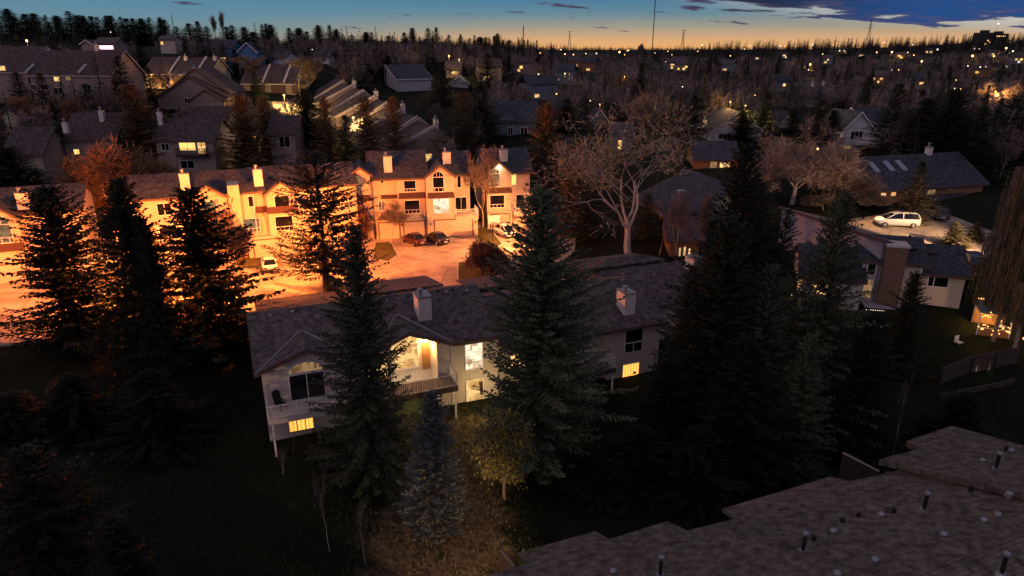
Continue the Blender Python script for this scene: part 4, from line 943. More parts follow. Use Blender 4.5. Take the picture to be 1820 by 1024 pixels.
def pole_lamp(name, label, x, y, h, head='far_o', arm=0.0, size=.2, group=None, cat='street lamp', split=True):
    z = tz(x, y); t = thing(name, label, cat, (x, y, z - .2), 0, group)
    m = MB(); top = [(0, 0, 0), (0, 0, h * .7), (arm * .25, 0, h * .96), (arm, 0, h)] if arm else [(0, 0, 0), (0, 0, h)]
    m.tube(top, [.11, .08, .06, .05][:len(top)] if arm else [.08, .06], 8); m.build('pole', M['darktrim'], t)
    m = MB(); m.ball((arm, 0, h - .02 + size * .6), size, sq=(1.3, 1, .6)); m.build('lamp_head', M[head], t, True)
    return t
SOD = (1, .22, .036)
q = onY(556, 348, 76); pole_lamp('street_lamp', 'street lamp hidden behind the sparse spruce', q.x, q.y, q.z - tz(q.x, q.y) + .2, 'sodium', 0, .25); lamp((q.x, q.y, q.z - .3), SOD, 37000, .3, 'sodium_light')  # extra unseen lamp, added to spread the road light evenly
q = onY(282, 407, 66.5); pole_lamp('street_lamp', 'glowing orange street lamp among the black spruces', q.x, q.y, q.z - tz(q.x, q.y) + .2, 'sodium', 0, .3)
lamp((q.x, q.y, q.z - .35), SOD, 38000, .3, 'sodium_light')
q = onY(206, 415, 62); pole_lamp('street_lamp', 'street lamp hidden behind the broad black evergreen', q.x, q.y, q.z - tz(q.x, q.y) + .2, 'sodium', 0, .25); lamp((q.x, q.y, q.z - .3), SOD, 31000, .3, 'sodium_light')  # another added lamp, kept out of sight, filling in the road light
q = Vector((-62, 63, 10.5)); pole_lamp('street_lamp', 'street lamp hidden behind the spruces at the left edge', q.x, q.y, 8, 'sodium', 0, .25); lamp((q.x, q.y, q.z - .2), SOD, 40000, .3, 'sodium_light', spot=((-58, 76, 3), 140))
q = Vector((2.2, 86, 10.5)); pole_lamp('street_lamp', 'street lamp hidden behind the tallest spruce', q.x, q.y, 7.4, 'sodium', 0, .25); lamp((q.x, q.y, q.z - .2), (1, .33, .09), 30000, .3, 'sodium_light', spot=((-7, 92, 2), 130))
p = onZ(892, 404, 3.2); pole_lamp('lamp_post', 'thin unlit lamp post before the narrow townhouse', p.x, p.y, 5.2, 'metal', 0, .14, cat='lamp post')
for px, py, h in ((473, 318, 4), (691, 292, 3), (752, 290, 3)):
    p = onY(px, py, 110); t = thing('garden_lamp', 'thin garden lamp post behind the townhouse roofs', 'lamp post', (p.x, p.y, tz(p.x, p.y)), 0, 'thin posts behind the townhouse roofs'); m = MB(); H = p.z + 1.6 - tz(p.x, p.y); m.tube([(0, 0, 0), (0, 0, H)], [.05, .04], 6); m.build('pole', M['metal'], t); m = MB(); m.ball((0, 0, H), .16); m.build('lamp_head', M['skyglass'], t, True)
# warm lamp over the right court
q = onY(1846, 352, 70); pole_lamp('street_lamp', 'warm lamp over the right court behind the tall pale tree', q.x, q.y, q.z - tz(q.x, q.y) + .2, 'lampw', 0, .2); lamp((q.x, q.y, q.z - .3), (1, .6, .3), 23000, .3, spot=((45, 80, 7), 84))
q = onY(1560, 360, 84); lamp((q.x, q.y - .6, q.z - 1), (1, .5, .16), 260, .2, 'porch_light')
# yellow light of the upper lane
for px, py, Y, w, c in ((505, 172, 168, 9000, (1, .6, .16)), (398, 168, 168, 4500, (1, .52, .14)), (270, 140, 182, 3500, (1, .5, .13)), (48, 196, 140, 1600, (1, .5, .14)), (628, 210, 148, 8000, (1, .55, .16)), (452, 245, 130, 500, (1, .8, .55))):
    q = onY(px, py, Y); z = tz(q.x, q.y); hh = max(3.0, q.z - z); pole_lamp('street_lamp', {505: 'lamp beside the yellow lit upper lane', 398: 'small bright lamp right of the nested gables', 270: 'lamp before the upper garage row', 48: 'bright lamp in a leafless bush at the left edge', 628: 'lamp over the drive of the stepped row', 452: 'white garden lamp glinting behind the orange brown spruce'}[px], q.x, q.y, hh + .2, 'far_y' if w > 2500 else 'far_o', 0, .22)
    lamp((q.x, q.y, z + hh - .25), c, w, .3)
# greenhouse with string lights
def greenhouse():
    p = hit(1757, 592); t = thing('greenhouse', 'small glass roofed greenhouse wound with string lights', 'greenhouse', (p.x, p.y, p.z - .1), rad(-20))
    m = MB(); 
    for x in (-1.3, 1.22):
        for y in (-1.1, 1.02): m.box((x, y, 0), (x + .08, y + .08, 2.3))
    m.box((-1.3, -1.1, 2.3), (1.3, 1.1, 2.38)); m.box((-1.3, -1.12, .9), (1.3, -1.1, .98)); m.build('frame', M['white'], t)
    m = MB(); slab(m, [(-1.45, -1.25, 2.42), (1.45, -1.25, 2.42), (1.45, 0, 3.3), (-1.45, 0, 3.3)], .05); slab(m, [(-1.45, .003, 3.3), (1.45, .003, 3.3), (1.45, 1.25, 2.42), (-1.45, 1.25, 2.42)], .05); m.build('roof', M['skyglass'], t)
    m = MB(); m.box((-1.28, -1.09, 0), (1.28, -1.04, .88)); m.box((-1.28, .98, 0), (1.28, 1.03, 2.29)); m.build('wall', M['woodwall'], t)
    m = MB(); r_ = random.Random(5)
    for i in range(46):
        a = r_.random(); m.ball((-1.3 + 2.6 * a, -1.16, [1.0, 1.9, 2.35, .6][i % 4] + .25 * math.sin(a * 9)), .05, n=5, m=3)
    for i in range(16): m.ball((-1.4 + 2.8 * i / 15, 0, 3.36), .07, n=5, m=3)
    m.build('string_lights', M['far_o'], t)
    lamp((p.x, p.y - .3, p.z + 1.6), (1, .52, .15), 260, .2, 'string_glow'); lamp((p.x + .2, p.y, p.z + 3.7), (1, .6, .2), 45, .1, 'string_glow')
greenhouse()
def bin_(label, px, py, z, colm):
    p = onZ(px, py, z); t = thing('wheelie_bin', label, 'bin', (p.x, p.y, tz(p.x, p.y) + .1), rad(15)); m = MB()
    m.prism([(-.26, -.28, .12), (.26, -.28, .12), (.3, -.34, 1.0), (-.3, -.34, 1.0)], (0, .6, 0)); m.build('body', M[colm], t)
    m = MB(); m.prism([(-.32, -.38, 1.003), (.32, -.38, 1.003), (.32, .3, 1.003), (-.32, .3, 1.003)], (0, 0, .08)); m.build('lid', M['black'], t)
    for x in (-.3, .26): m = MB(); m.tube([(x, .24, .12), (x + .05, .24, .12)], [.12, .12], 8); m.build('wheel', M['black'], t)
bin_('black wheeled bin beside the red car', 700, 421, 3.1, 'black')
def fence(label, pts, h, m='fencewood', rail=True, zo=0):
    (x0, y0), (x1, y1) = pts[0], pts[-1]; t = thing('garden_fence', label, 'fence', (x0, y0, 0))
    mb = MB(); ra = MB(); po = MB()
    for (ax, ay), (bx, by) in zip(pts, pts[1:]):
        l = math.hypot(bx - ax, by - ay); n = max(1, int(l / 2.2)); ux, uy = (bx - ax) / l, (by - ay) / l
        for i in range(n):
            p = [(ax + (bx - ax) * k / n - x0, ay + (by - ay) * k / n - y0) for k in (i, i + 1)]; z = [tz(q[0] + x0, q[1] + y0) + zo for q in p]
            k_ = int(l / n / .16)
            for j in range(k_):
                f = j / k_; f2 = (j + .88) / k_; P_ = lambda f: (p[0][0] + (p[1][0] - p[0][0]) * f, p[0][1] + (p[1][1] - p[0][1]) * f); A, B = P_(f), P_(f2); zz = z[0] + (z[1] - z[0]) * f
                mb.prism([(A[0], A[1], zz - .1), (B[0], B[1], zz - .1), (B[0], B[1], zz + h), (A[0], A[1], zz + h)], (-uy * .025, ux * .025, 0))
            ra.prism([(p[0][0] + uy * .06, p[0][1] - ux * .06, z[0] + h + .003), (p[0][0] - uy * .08, p[0][1] + ux * .08, z[0] + h + .003), (p[0][0] - uy * .08, p[0][1] + ux * .08, z[0] + h + .06), (p[0][0] + uy * .06, p[0][1] - ux * .06, z[0] + h + .06)], (p[1][0] - p[0][0], p[1][1] - p[0][1], z[1] - z[0]))
            po.box((p[0][0] - .05 + uy * .06, p[0][1] - .05 - ux * .06, z[0] - .2), (p[0][0] + .05 + uy * .06, p[0][1] + .05 - ux * .06, z[0] + h))
    mb.build('boards', M[m], t); ra.build('top_rail', M['fencewood'], t); po.build('posts', M['darktrim'], t); return t
a, c, d = hit(1668, 684), hit(1722, 664), hit(1806, 648)
fence('wooden garden fence with two small ground lights at its foot', [(a.x, a.y), (c.x, c.y), (d.x, d.y)], 1.5)
a, d = hit(1668, 716), hit(1800, 690); fence('low timber edging below the lit garden fence', [(a.x, a.y), (d.x, d.y)], .45)
for i, (x, y) in enumerate(((1724, 656), (1747, 652))):
    p = hit(x, y + 6); t = thing('ground_light', ['left', 'right'][i] + ' one of two small garden lights at the foot of the wooden fence', 'garden light', (p.x, p.y, p.z)); m = MB(); m.tube([(0, 0, -.1), (0, 0, .2)], [.06, .07], 8); m.build('housing', M['black'], t); m = MB(); m.ball((0, 0, .24), .1); m.build('lamp', M['lampw'], t, True)
    lamp((p.x, p.y - .35, p.z + .45), (1, .85, .45), 55, .06)
for px, py, c, w, lab in ((1405, 524, (1, .5, .12), 70, 'amber garden light under the dark spruces right of the row house'), (1808, 515, (1, .5, .14), 60, 'orange garden light at the right edge behind the greenhouse'), (1726, 492, (1, .7, .3), 14, 'small yellow wall light at the corner of the chimney house'), (1522, 526, (.9, .85, 1), 25, 'pale garden light left of the brick chimney'), (1818, 604, (1, .5, .14), 20, 'tiny orange light at the right edge beside the fence')):
    p = hit(px, py + 8); t = thing('garden_light', lab, 'garden light', (p.x, p.y, p.z)); m = MB(); m.tube([(0, 0, -.1), (0, 0, .5)], [.04, .04], 6); m.build('post', M['black'], t); m = MB(); m.ball((0, 0, .56), .13); m.build('lamp', M['far_o' if c[2] < .4 else 'far_w'], t, True); lamp((p.x, p.y - .4, p.z + 1.0), c, w, .1)
def hot_tub():
    p = hit(1562, 556); t = thing('hot_tub', 'dark hot tub with a row of tiny lights below the brick chimney', 'hot tub', (p.x, p.y, p.z), rad(-12))
    m = MB(); m.box((-1.6, -1, -.2), (1.6, 1, .8)); m.build('cabinet', M['black'], t); m = MB(); m.box((-1.65, -1.05, .803), (1.65, 1.05, .9)); m.build('lid', M['greyside'], t)
    m = MB()
    for i in range(9): m.ball((-1.5 + .2 * i, -1.03, .6), .03, n=5, m=3)
    m.build('lights', M['far_w'], t)
hot_tub()
def patio(label, px, py, kind):
    p = hit(px, py); t = thing('patio_table' if kind == 't' else 'garden_chair', label, 'table' if kind == 't' else 'chair', (p.x, p.y, p.z), rad(25))
    w = .8 if kind == 't' else .28; z = .72 if kind == 't' else .42
    for x in (-1, 1):
        for y in (-1, 1): m = MB(); m.box((x * w * .85 - .03, y * w * .85 - .03, -.05), (x * w * .85 + .03, y * w * .85 + .03, z)); m.build('leg', M['metal'], t)
    m = MB(); m.box((-w, -w, z + .003), (w, w, z + .06)); m.build('table_top' if kind == 't' else 'seat', M['whiteside'], t)
    if kind == 'c': m = MB(); m.box((-w, w - .06, z + .063), (w, w, 1.0)); m.build('backrest', M['whiteside'], t)
patio('pale garden table in the dark yard under the chimney house', 1556, 590, 't'); patio('white chair beside the greenhouse', 1779, 588, 'c'); patio('white garden chair on the lawn before the lit fence', 1702, 616, 'c')
def screen(label, a, c, zt, drop, wm_='woodwall'):
    p, q = onZ(*a, zt), onZ(*c, zt); t = thing('privacy_screen', label, 'screen', (p.x, p.y, zt - drop)); d = q - p
    m = MB(); k = 7; nrm = Vector((-d.y, d.x, 0)).normalized() * .03
    for i in range(k):
        A = d * (i / k); B = d * ((i + .93) / k); m.prism([(A.x, A.y, -.0), (B.x, B.y, 0), (B.x, B.y, drop), (A.x, A.y, drop)], tuple(nrm))
    m.build('boards', M[wm_], t); m = MB(); m.prism([(-nrm.x, -nrm.y, drop + .003), (nrm.x * 2, nrm.y * 2, drop + .003), (nrm.x * 2, nrm.y * 2, drop + .08), (-nrm.x, -nrm.y, drop + .08)], tuple(d)); m.build('top_rail', M['tan'], t)
screen('lit wooden screen at the left end of the near roof', (888, 979), (914, 1009), 4.6, 3.2); screen('dark wooden screen between the two parts of the near roof', (1498, 806), (1562, 839), 5.0, 3.0, 'darktrim')
# ---------------------------------------------------------------- trees
def spruce(seed, H=20., R=4.5, step=.5, nb=7, pts=11, bare=.04, gap=0.0, hang=.35, up=.35, kw=.085, shape=.85, kl=1.0, droop=-.3, min_in=.12):
    r = random.Random(seed); m = MB(); z = H * bare; bmb = MB()
    wander = [(r.uniform(.58, 1.24)) for _ in range(24)]
    while z < H * .985:
        t = z / H; L0 = R * min(1, (1 - t) ** shape * 1.02) * (min(1, .55 + t * 4)) + .12
        n = max(3, int(nb * (.55 + .45 * (1 - t)) + r.random())); a0 = r.random() * 6.28
        for k in range(n):
            if r.random() < gap * (1 - t * .7): continue
            a = a0 + k * 6.283 / n + r.uniform(-.3, .3)
            L = L0 * r.uniform(.6, 1.15) * wander[int(((a % 6.283) / 6.283 * 6)) * 4 + int(t * 3.99)]
            s0 = droop + (1.0 - droop) * t ** 1.7 + r.uniform(-.1, .1); c = up * (1 - t) * r.uniform(.6, 1.3)
            ca, sa = math.cos(a), math.sin(a); P = []
            np_ = max(3, int(pts * L / R) + 2)
            for i in range(np_ + 1):
                s = i / np_; P.append(Vector((ca * L * s, sa * L * s, z + L * (s0 * s + c * s * s) + r.uniform(-.03, .03))))
            if L > 1.2: bmb.tube([P[0], P[np_ // 2], P[-1]], [.035 + .012 * L, .03, .008], 3, cap=False)
            for i in range(1, np_ + 1):
                s = i / np_
                if s < min_in: continue
                d = (P[i] - P[i - 1]).normalized(); side = Vector((-d.y, d.x, 0)).normalized()
                tl = (.28 + .30 * L * (1.05 - s) ** .8 * .45) * kl
                for sg in (-1, 1):
                    dd = (d * r.uniform(.5, 1.0) + side * sg * r.uniform(.5, 1.0) + Vector((0, 0, -hang * r.uniform(.1, 1.1)))).normalized() * tl * r.uniform(.7, 1.25)
                    w = dd.cross(Vector((r.uniform(-.6, .6), r.uniform(-.6, .6), 1))).normalized() * kw * r.uniform(.7, 1.3)
                    m.kite(P[i], dd, w)
                if hang and r.random() < .8:
                    dd = (d * .3 + side * r.uniform(-.4, .4) + Vector((0, 0, -1))).normalized() * tl * r.uniform(.5, 1.1) * (hang + .35)
                    m.kite(P[i], dd, (dd.cross(d)).normalized() * kw)
                dd = (d + Vector((r.uniform(-.3, .3), r.uniform(-.3, .3), r.uniform(.0, .35)))).normalized() * tl * .8
                m.kite(P[i], dd, dd.cross(Vector((r.uniform(-1, 1), r.uniform(-1, 1), .6))).normalized() * kw)
        z += step * r.uniform(.75, 1.25) * (.6 + .5 * (1 - t))
    for i in range(6):
        m.kite(Vector((0, 0, H - .9 + i * .12)), Vector((r.uniform(-.2, .2), r.uniform(-.2, .2), .6)), Vector((.06, .02, 0)))
    tr = MB(); tr.tube([(0, 0, -.8), (0, 0, H * .3), (0, 0, H * .7), (0, 0, H * .99)], [H * .009 + .05, H * .007 + .03, H * .004 + .02, .02], 8)
    o = len(tr.v); tr.v += bmb.v; tr.f += [tuple(i + o for i in f) for f in bmb.f]; tr.m += bmb.m
    return tr, m
SPR = {}
def spr(key, bark='bark', needles='n_dark', **k):
    t, c = spruce(**k); SPR[key] = (t.mesh('trunk', M[bark]), c.mesh('crown', M[needles]), k.get('H', 20.), k.get('R', 4.5))
spr('dense', needles='n_mid', seed=1, step=.34, nb=11, pts=20, hang=.45, up=.5, kw=.075, shape=.6, droop=-.25, gap=.06, kl=.9)
spr('dense_b', needles='n_deep', seed=2, step=.38, nb=10, pts=19, hang=.65, up=.32, kw=.075, shape=.68, droop=-.36, gap=.1, kl=.9)
spr('tiered', needles='n_shade', seed=3, step=.52, nb=10, pts=17, hang=.7, up=.55, kw=.1, gap=.09, shape=.62, droop=-.25, min_in=.12)
spr('sparse', needles='n_shade', seed=4, step=.62, nb=8, pts=20, hang=.9, up=.6, kw=.08, gap=.14, shape=.5, droop=-.15, bare=.14, min_in=.2, kl=.8)
spr('black', needles='n_dark', seed=5, step=.36, nb=10, pts=14, hang=.5, up=.35, kw=.11, gap=.08, shape=.62)
spr('shade', needles='n_shade', seed=15, step=.42, nb=10, pts=13, hang=.5, up=.35, kw=.11, gap=.12, shape=.6)
spr('blue', needles='n_blue', seed=6, H=12, R=2.6, step=.3, nb=9, pts=11, hang=.15, up=.4, kw=.08, shape=.75, droop=-.25)
spr('olive', needles='n_olive', seed=7, step=.6, nb=8, pts=9, kw=.13, kl=1.3, hang=.4, shape=.8)
spr('brown', needles='n_brown', seed=8, step=.55, nb=8, pts=10, kw=.12, kl=1.25, hang=.45, shape=.75)
spr('plain', needles='n_dark', seed=9, step=.65, nb=7, pts=8, kw=.15, kl=1.4, hang=.35, shape=.85)
spr('plain_b', needles='n_olive', seed=10, step=.7, nb=7, pts=8, kw=.16, kl=1.4, hang=.4, shape=.7)
spr('slim', needles='n_dark', seed=11, R=2.6, step=.6, nb=7, pts=8, kw=.14, kl=1.5, hang=.3, shape=.9)
def grow(seed, H, spread, trunk=.25, levels=4, r0=None, nkids=(3, 4), tropism=.12, angle=.75, twig=.05, twl=.9, ntw=5, bud=0, budsize=.09, lean=(0, 0), decay=.72, jitter=.22, first=None):
    """a leafless tree: limbs as tapering tubes, twigs as fine blades, buds as small leaves"""
    r = random.Random(seed); b, t, l = MB(), MB(), MB(); r0 = r0 or H * .022
    def rv(s): return Vector((r.gauss(0, s), r.gauss(0, s), r.gauss(0, s)))
    def branch(p, d, L, rr, lev):
        n = 4 if lev < 2 else 3; pts = [p]; q = p.copy(); dd = d.copy()
        for i in range(n):
            dd = (dd + rv(jitter * (.5 if lev == 0 else 1)) + Vector((0, 0, tropism))).normalized(); q = q + dd * L / n; pts.append(q.copy())
        rads = [rr * (1 - .45 * i / n) for i in range(n + 1)]
        (b if rr > .025 else t).tube(pts, rads, 8 if rr > .15 else 5 if rr > .05 else 3, cap=False)
        if lev >= levels:
            for i in range(1, n + 1):
                for k in range(ntw):
                    dv = (dd * .6 + rv(.75)).normalized() * twl * r.uniform(.5, 1.2); a = pts[i] + rv(.03)
                    t.kite(a, dv, dv.cross(rv(1)).normalized() * twig)
                    if bud and r.random() < bud:
                        for _ in range(2): bp = a + dv * r.uniform(.2, 1.05); bd = rv(1).normalized() * budsize * 2.2 * r.uniform(.6, 1.3); l.kite(bp, bd, bd.cross(rv(1)).normalized() * budsize)
            return
        kids = r.randint(*nkids) if not (lev == 0 and first) else first; az0 = r.random() * 6.28
        for k in range(kids):
            f = r.uniform(.45, 1.0) if lev else r.uniform(.75, 1.0)
            if k == 0: f = 1
            i = min(n - 1, int(f * n)); bp = pts[i] + (pts[i + 1] - pts[i]) * (f * n - i) if f < 1 else pts[-1]
            a = angle * r.uniform(.6, 1.25) * (1 if lev else .8); az_ = az0 + k * 6.283 / kids + r.uniform(-.4, .4)
            x = dd.cross(Vector((.3, .5, .81))).normalized(); y = dd.cross(x)
            nd_ = (dd * math.cos(a) + (x * math.cos(az_) + y * math.sin(az_)) * math.sin(a)); nd_.x *= spread; nd_.y *= spread
            branch(bp, nd_.normalized(), L * decay * r.uniform(.75, 1.15) * (1.25 if lev == 0 else 1), rads[-1] * r.uniform(.55, .8) * (1.0 if k else 1.1), lev + 1)
    branch(Vector((0, 0, -.4)), Vector((lean[0], lean[1], 1)).normalized(), H * trunk, r0, 0)
    zmax = max(v[2] for v in t.v + b.v); k = H / zmax; rm = max(math.hypot(v[0], v[1]) for v in t.v) * k
    for mm in (b, t, l): mm.v = [(x * k, y * k, z * k if z > 0 else z) for x, y, z in mm.v]
    return b, t, l, H, rm
BARE = {}
def bare(key, bark, twigm, budm=None, **k):
    b, t, l, H, rm = grow(**k); mats = [M[twigm], M[budm or twigm]]
    o = len(t.v); t.v += l.v; t.f += [tuple(i + o for i in f) for f in l.f]; t.m = [0] * len(t.m) + [1] * len(l.f)
    BARE[key] = (b.mesh('trunk', M[bark]), t.mesh('crown', mats), H, rm)
bare('cottonwood', 'greybark', 'paletwig', 'bud', seed=21, H=18, spread=1.25, trunk=.22, levels=5, r0=.27, nkids=(3, 4), first=4, angle=.62, twig=.013, twl=.75, ntw=1, bud=.9, budsize=.07, tropism=.1, decay=.74)
bare('round', 'greybark', 'brownbark', None, seed=22, H=11, spread=1.2, trunk=.22, levels=4, r0=.22, nkids=(4, 5), first=5, angle=.72, twig=.028, twl=.9, ntw=7, tropism=.06)
bare('street', 'brownbark', 'brownbark', None, seed=23, H=13, spread=.8, trunk=.38, levels=4, r0=.14, nkids=(2, 3), angle=.55, twig=.018, twl=.8, ntw=4)
bare('shrub', 'redbark', 'redbark', None, seed=24, H=5, spread=1.1, trunk=.18, levels=4, r0=.09, nkids=(4, 5), first=7, angle=.62, twig=.02, twl=.55, ntw=5, tropism=.14)
bare('willow', 'brownbark', 'brownbark', 'bud_y', seed=25, H=6, spread=1.1, trunk=.16, levels=4, r0=.12, nkids=(4, 5), first=6, angle=.65, twig=.015, twl=.7, ntw=7, bud=.9, budsize=.055)
bare('sapling', 'birch', 'brownbark', None, seed=26, H=6, spread=.45, trunk=.5, levels=3, r0=.055, nkids=(3, 4), angle=.5, twig=.008, twl=.45, ntw=2, tropism=.3)
bare('tall', 'brownbark', 'brownbark', 'bud', seed=27, H=20, spread=.55, trunk=.3, levels=5, r0=.26, nkids=(3, 4), angle=.42, twig=.03, twl=1.0, ntw=5, bud=.35, budsize=.07, tropism=.3)
bare('oak', 'brownbark', 'brownbark', 'bud', seed=28, H=11, spread=1.15, trunk=.22, levels=4, r0=.2, nkids=(4, 5), first=5, angle=.7, twig=.04, twl=1.0, ntw=6, bud=.25, budsize=.12)
bare('rust', 'rustbark', 'rustbark', None, seed=33, H=11, spread=1.15, trunk=.2, levels=4, r0=.16, nkids=(4, 5), first=6, angle=.7, twig=.035, twl=1.0, ntw=7)
bare('ash', 'greybark', 'brownbark', None, seed=29, H=12, spread=.9, trunk=.26, levels=4, r0=.18, nkids=(4, 4), first=4, angle=.6, twig=.04, twl=1.05, ntw=6)
bare('poplar', 'brownbark', 'brownbark', None, seed=30, H=18, spread=.28, trunk=.3, levels=4, r0=.2, nkids=(4, 5), angle=.35, twig=.04, twl=1.0, ntw=4, tropism=.45)
RECTS = []                                   # photo spans kept clear of the random fill, and the distance behind which they lie
TREES = []
def plant(kind, x, y, h, w, label, name=None, group=None, z=None, cat=None, rz=None):
    con = kind in SPR
    tr, cr, H, R = (SPR if con else BARE)[kind]
    z = tz(x, y) - .15 if z is None else z
    t = thing(name or ('spruce_tree' if con else 'bare_tree'), label, cat or 'tree', (x, y, z), random.random() * 6.28 if rz is None else rz, group)
    t.scale = (w / 2 / R, w / 2 / R, h / H)
    link('trunk', tr, t); link('crown', cr, t); TREES.append((x, y, w)); return t
WF = {'shade': 1.35, 'dense': 1.3, 'dense_b': 1.42, 'tiered': 1.4, 'sparse': 1.3, 'black': 1.35, 'blue': 1.25, 'cottonwood': 1.35, 'tall': 1.4, 'round': 1.35, 'shrub': 1.3, 'willow': 1.1, 'street': 1.25, 'sapling': 1.2, 'poplar': 1.4}
def ptree(kind, px, py_top, Y, wpx, label, **k):
    """a tree whose tip shows at a photo point, wpx wide in the photo"""
    wpx *= WF.get(kind, 1.3); p = onY(px, py_top, Y); z = tz(p.x, Y) - .15; h = p.z - z; dist = math.sqrt(p.x ** 2 + Y * Y + (HC - p.z) ** 2)
    return plant(kind, p.x, Y, h, wpx * dist / FPX, label, z=z, **k)
random.seed(7)
def weeping(seed, H=16., R=3.2):
    """a weeping birch: upright stem, arching limbs and a curtain of hanging twigs with small catkins"""
    r = random.Random(seed); b, t = MB(), MB()
    b.tube([(0, 0, -.4), (.1, 0, H * .3), (-.1, .1, H * .65), (0, 0, H * .97)], [.2, .16, .09, .02], 7)
    for i in range(95):
        z0 = H * r.uniform(.25, .95); a = r.random() * 6.283; L = R * r.uniform(.35, 1.0) * min(1, 1.5 - z0 / H); ca, sa = math.cos(a), math.sin(a)
        P = [Vector((ca * L * s, sa * L * s, z0 + L * (1.1 * s - .75 * s * s))) for s in (0, .35, .7, 1)]; t.tube(P, [.04, .03, .02, .01], 3, cap=False)
        for k in range(38):
            s = r.uniform(.15, 1); p = Vector((ca * L * s + r.gauss(0, .12), sa * L * s + r.gauss(0, .12), z0 + L * (1.1 * s - .75 * s * s))); ln = min(p.z - H * .2, r.uniform(1.5, 5.5))
            if ln < .5: continue
            q = p
            for m_ in range(3):
                d = Vector((r.gauss(0, .05), r.gauss(0, .05), -1)) * ln / 3; t.kite(q, d * 1.2, Vector((math.cos(k), math.sin(k), 0)) * .026, k % 2); q = q + d
            for m_ in range(5):
                d = Vector((r.gauss(0, .5), r.gauss(0, .5), -1)).normalized() * .22; t.kite(p - Vector((0, 0, ln * r.random())), d, Vector((math.sin(k * m_), math.cos(k * m_), 0)) * .045, 1)
    BARE['weeping'] = (b.mesh('trunk', M['brownbark']), t.mesh('crown', [M['brownbark'], M['bud']]), H, R)
weeping(41)
# the big ones of the front row
ptree('tiered', 82, 335, 57, 170, 'black spruce full of orange gaps at the left edge')
ptree('black', 208, 318, 54, 128, 'broad black evergreen between the two orange backed spruces')
ptree('tiered', 334, 338, 56, 195, 'black spruce with long upswept branches left of the row house', rz=1.1)
ptree('black', 250, 385, 53, 70, 'dark narrow evergreen before the orange street lamp')
ptree('sparse', 558, 272, 70, 205, 'sparse spruce with a visible trunk against the orange road', rz=.4)
ptree('dense_b', 630, 398, 41, 172, 'tall dark spruce in front of the lit arched window')
ptree('blue', 766, 698, 35, 112, 'small blue grey spruce on the lamplit lawn')
ptree('dense', 966, 338, 43, 255, 'largest dense green spruce in the middle of the picture', rz=.7)
ptree('tiered', 1330, 258, 64, 140, 'tall dark spruce behind the right hand spruce clump')
ptree('black', 1296, 388, 47, 190, 'dark green spruce right of the row house, in front of the grey garage wall')
ptree('dense_b', 1232, 470, 49, 110, 'dark spruce over the right end of the row house')
ptree('dense_b', 1372, 470, 46, 130, 'dark spruce in the dark yard left of the chimney house', rz=3.0)
ptree('dense_b', 1502, 340, 47, 165, 'tall dark spruce before the left half of the chimney house')
ptree('dense_b', 1441, 592, 41, 100, 'small grey green spruce in the dark right yard')
ptree('black', 1628, 485, 53, 68, 'narrow black spruce right of the brick chimney')
ptree('shade', 1560, 560, 44, 120, 'black evergreen below the chimney house yard')
ptree('shade', 1330, 600, 41, 160, 'low black evergreen in the dark yard behind the near roof')
ptree('shade', 1190, 640, 44, 130, 'low black evergreen beside the right end of the row house')
ptree('shade', 120, 668, 45, 110, 'black evergreen on the dark grass bank at the left'); ptree('shade', 15, 700, 43, 110, 'black evergreen in the left corner below the lit road'); ptree('shade', 262, 660, 44, 130, 'black evergreen in the unlit yard left of the row house')
ptree('shade', 40, 800, 27, 210, 'near dark spruce in the lower left corner')
ptree('shade', 200, 925, 24, 170, 'top of a dark spruce at the bottom left edge')
ptree('slim', 766, 700, 44.5, 30, 'small thin spruce against the lit lower windows')
ptree('weeping', 1846, 285, 57, 78, 'tall pale weeping birch at the right edge', rz=.5)
ptree('weeping', 1886, 310, 55, 80, 'second weeping birch cut by the right edge', rz=2.5)
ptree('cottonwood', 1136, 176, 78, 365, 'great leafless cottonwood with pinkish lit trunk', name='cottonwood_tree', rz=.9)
ptree('street', 1182, 300, 80, 90, 'slim leafless tree with grey stems right of the cottonwood')
ptree('ash', 1212, 330, 77, 46, 'bare trunk with thin twigs before the slate roofed house', rz=1)
ptree('poplar', 1262, 325, 74, 30, 'thick brown trunk stub before the slate roofed house', name='poplar_tree')
ptree('round', 1425, 232, 93, 200, 'round leafless tree lit pink above the grey garage wall', rz=.3)
ptree('round', 1490, 285, 96, 150, 'brownish leafless tree beside the skylight house')
ptree('olive', 1640, 288, 84, 66, 'spruce standing beside the white minivan')
ptree('shrub', 852, 420, 75, 110, 'reddish leafless shrub at the edge of the orange road', name='bare_shrub', cat='shrub')
ptree('willow', 900, 722, 38.6, 138, 'yellow green willow bush lit from the windows', name='willow_bush', cat='shrub')
ptree('street', 842, 640, 47.5, 34, 'thin leafless shrub climbing the lit wall', name='bare_shrub', cat='shrub')
ptree('street', 1160, 590, 51, 36, 'leafless creeper at the right corner of the row house', name='bare_shrub', cat='shrub')
ptree('street', 512, 735, 43.6, 40, 'small bare shrub before the amber basement window', name='bare_shrub', cat='shrub')
ptree('ash', 383, 352, 67, 96, 'slender leafless street tree before the townhouses')
ptree('oak', 446, 375, 86, 90, 'leafless yard tree in the grass island by the white sedan', rz=2)
ptree('ash', 688, 352, 89, 70, 'small leafless tree before the townhouse garages', rz=3)
ptree('ash', 856, 250, 97.5, 76, 'leafless tree with a reddish crown before the narrow townhouse', rz=1.5)
ptree('shrub', 640, 350, 90, 60, 'bare shrub behind the sparse spruce', name='bare_shrub', cat='shrub')
ptree('sapling', 566, 800, 33.5, 44, 'thin pale birch sapling on the dark lawn', name='birch_sapling')
ptree('sapling', 638, 872, 32.5, 34, 'short pale sapling at the edge of the lit grass', name='birch_sapling')
ptree('sapling', 496, 790, 41, 30, 'pale sapling at the corner of the row house', name='birch_sapling')
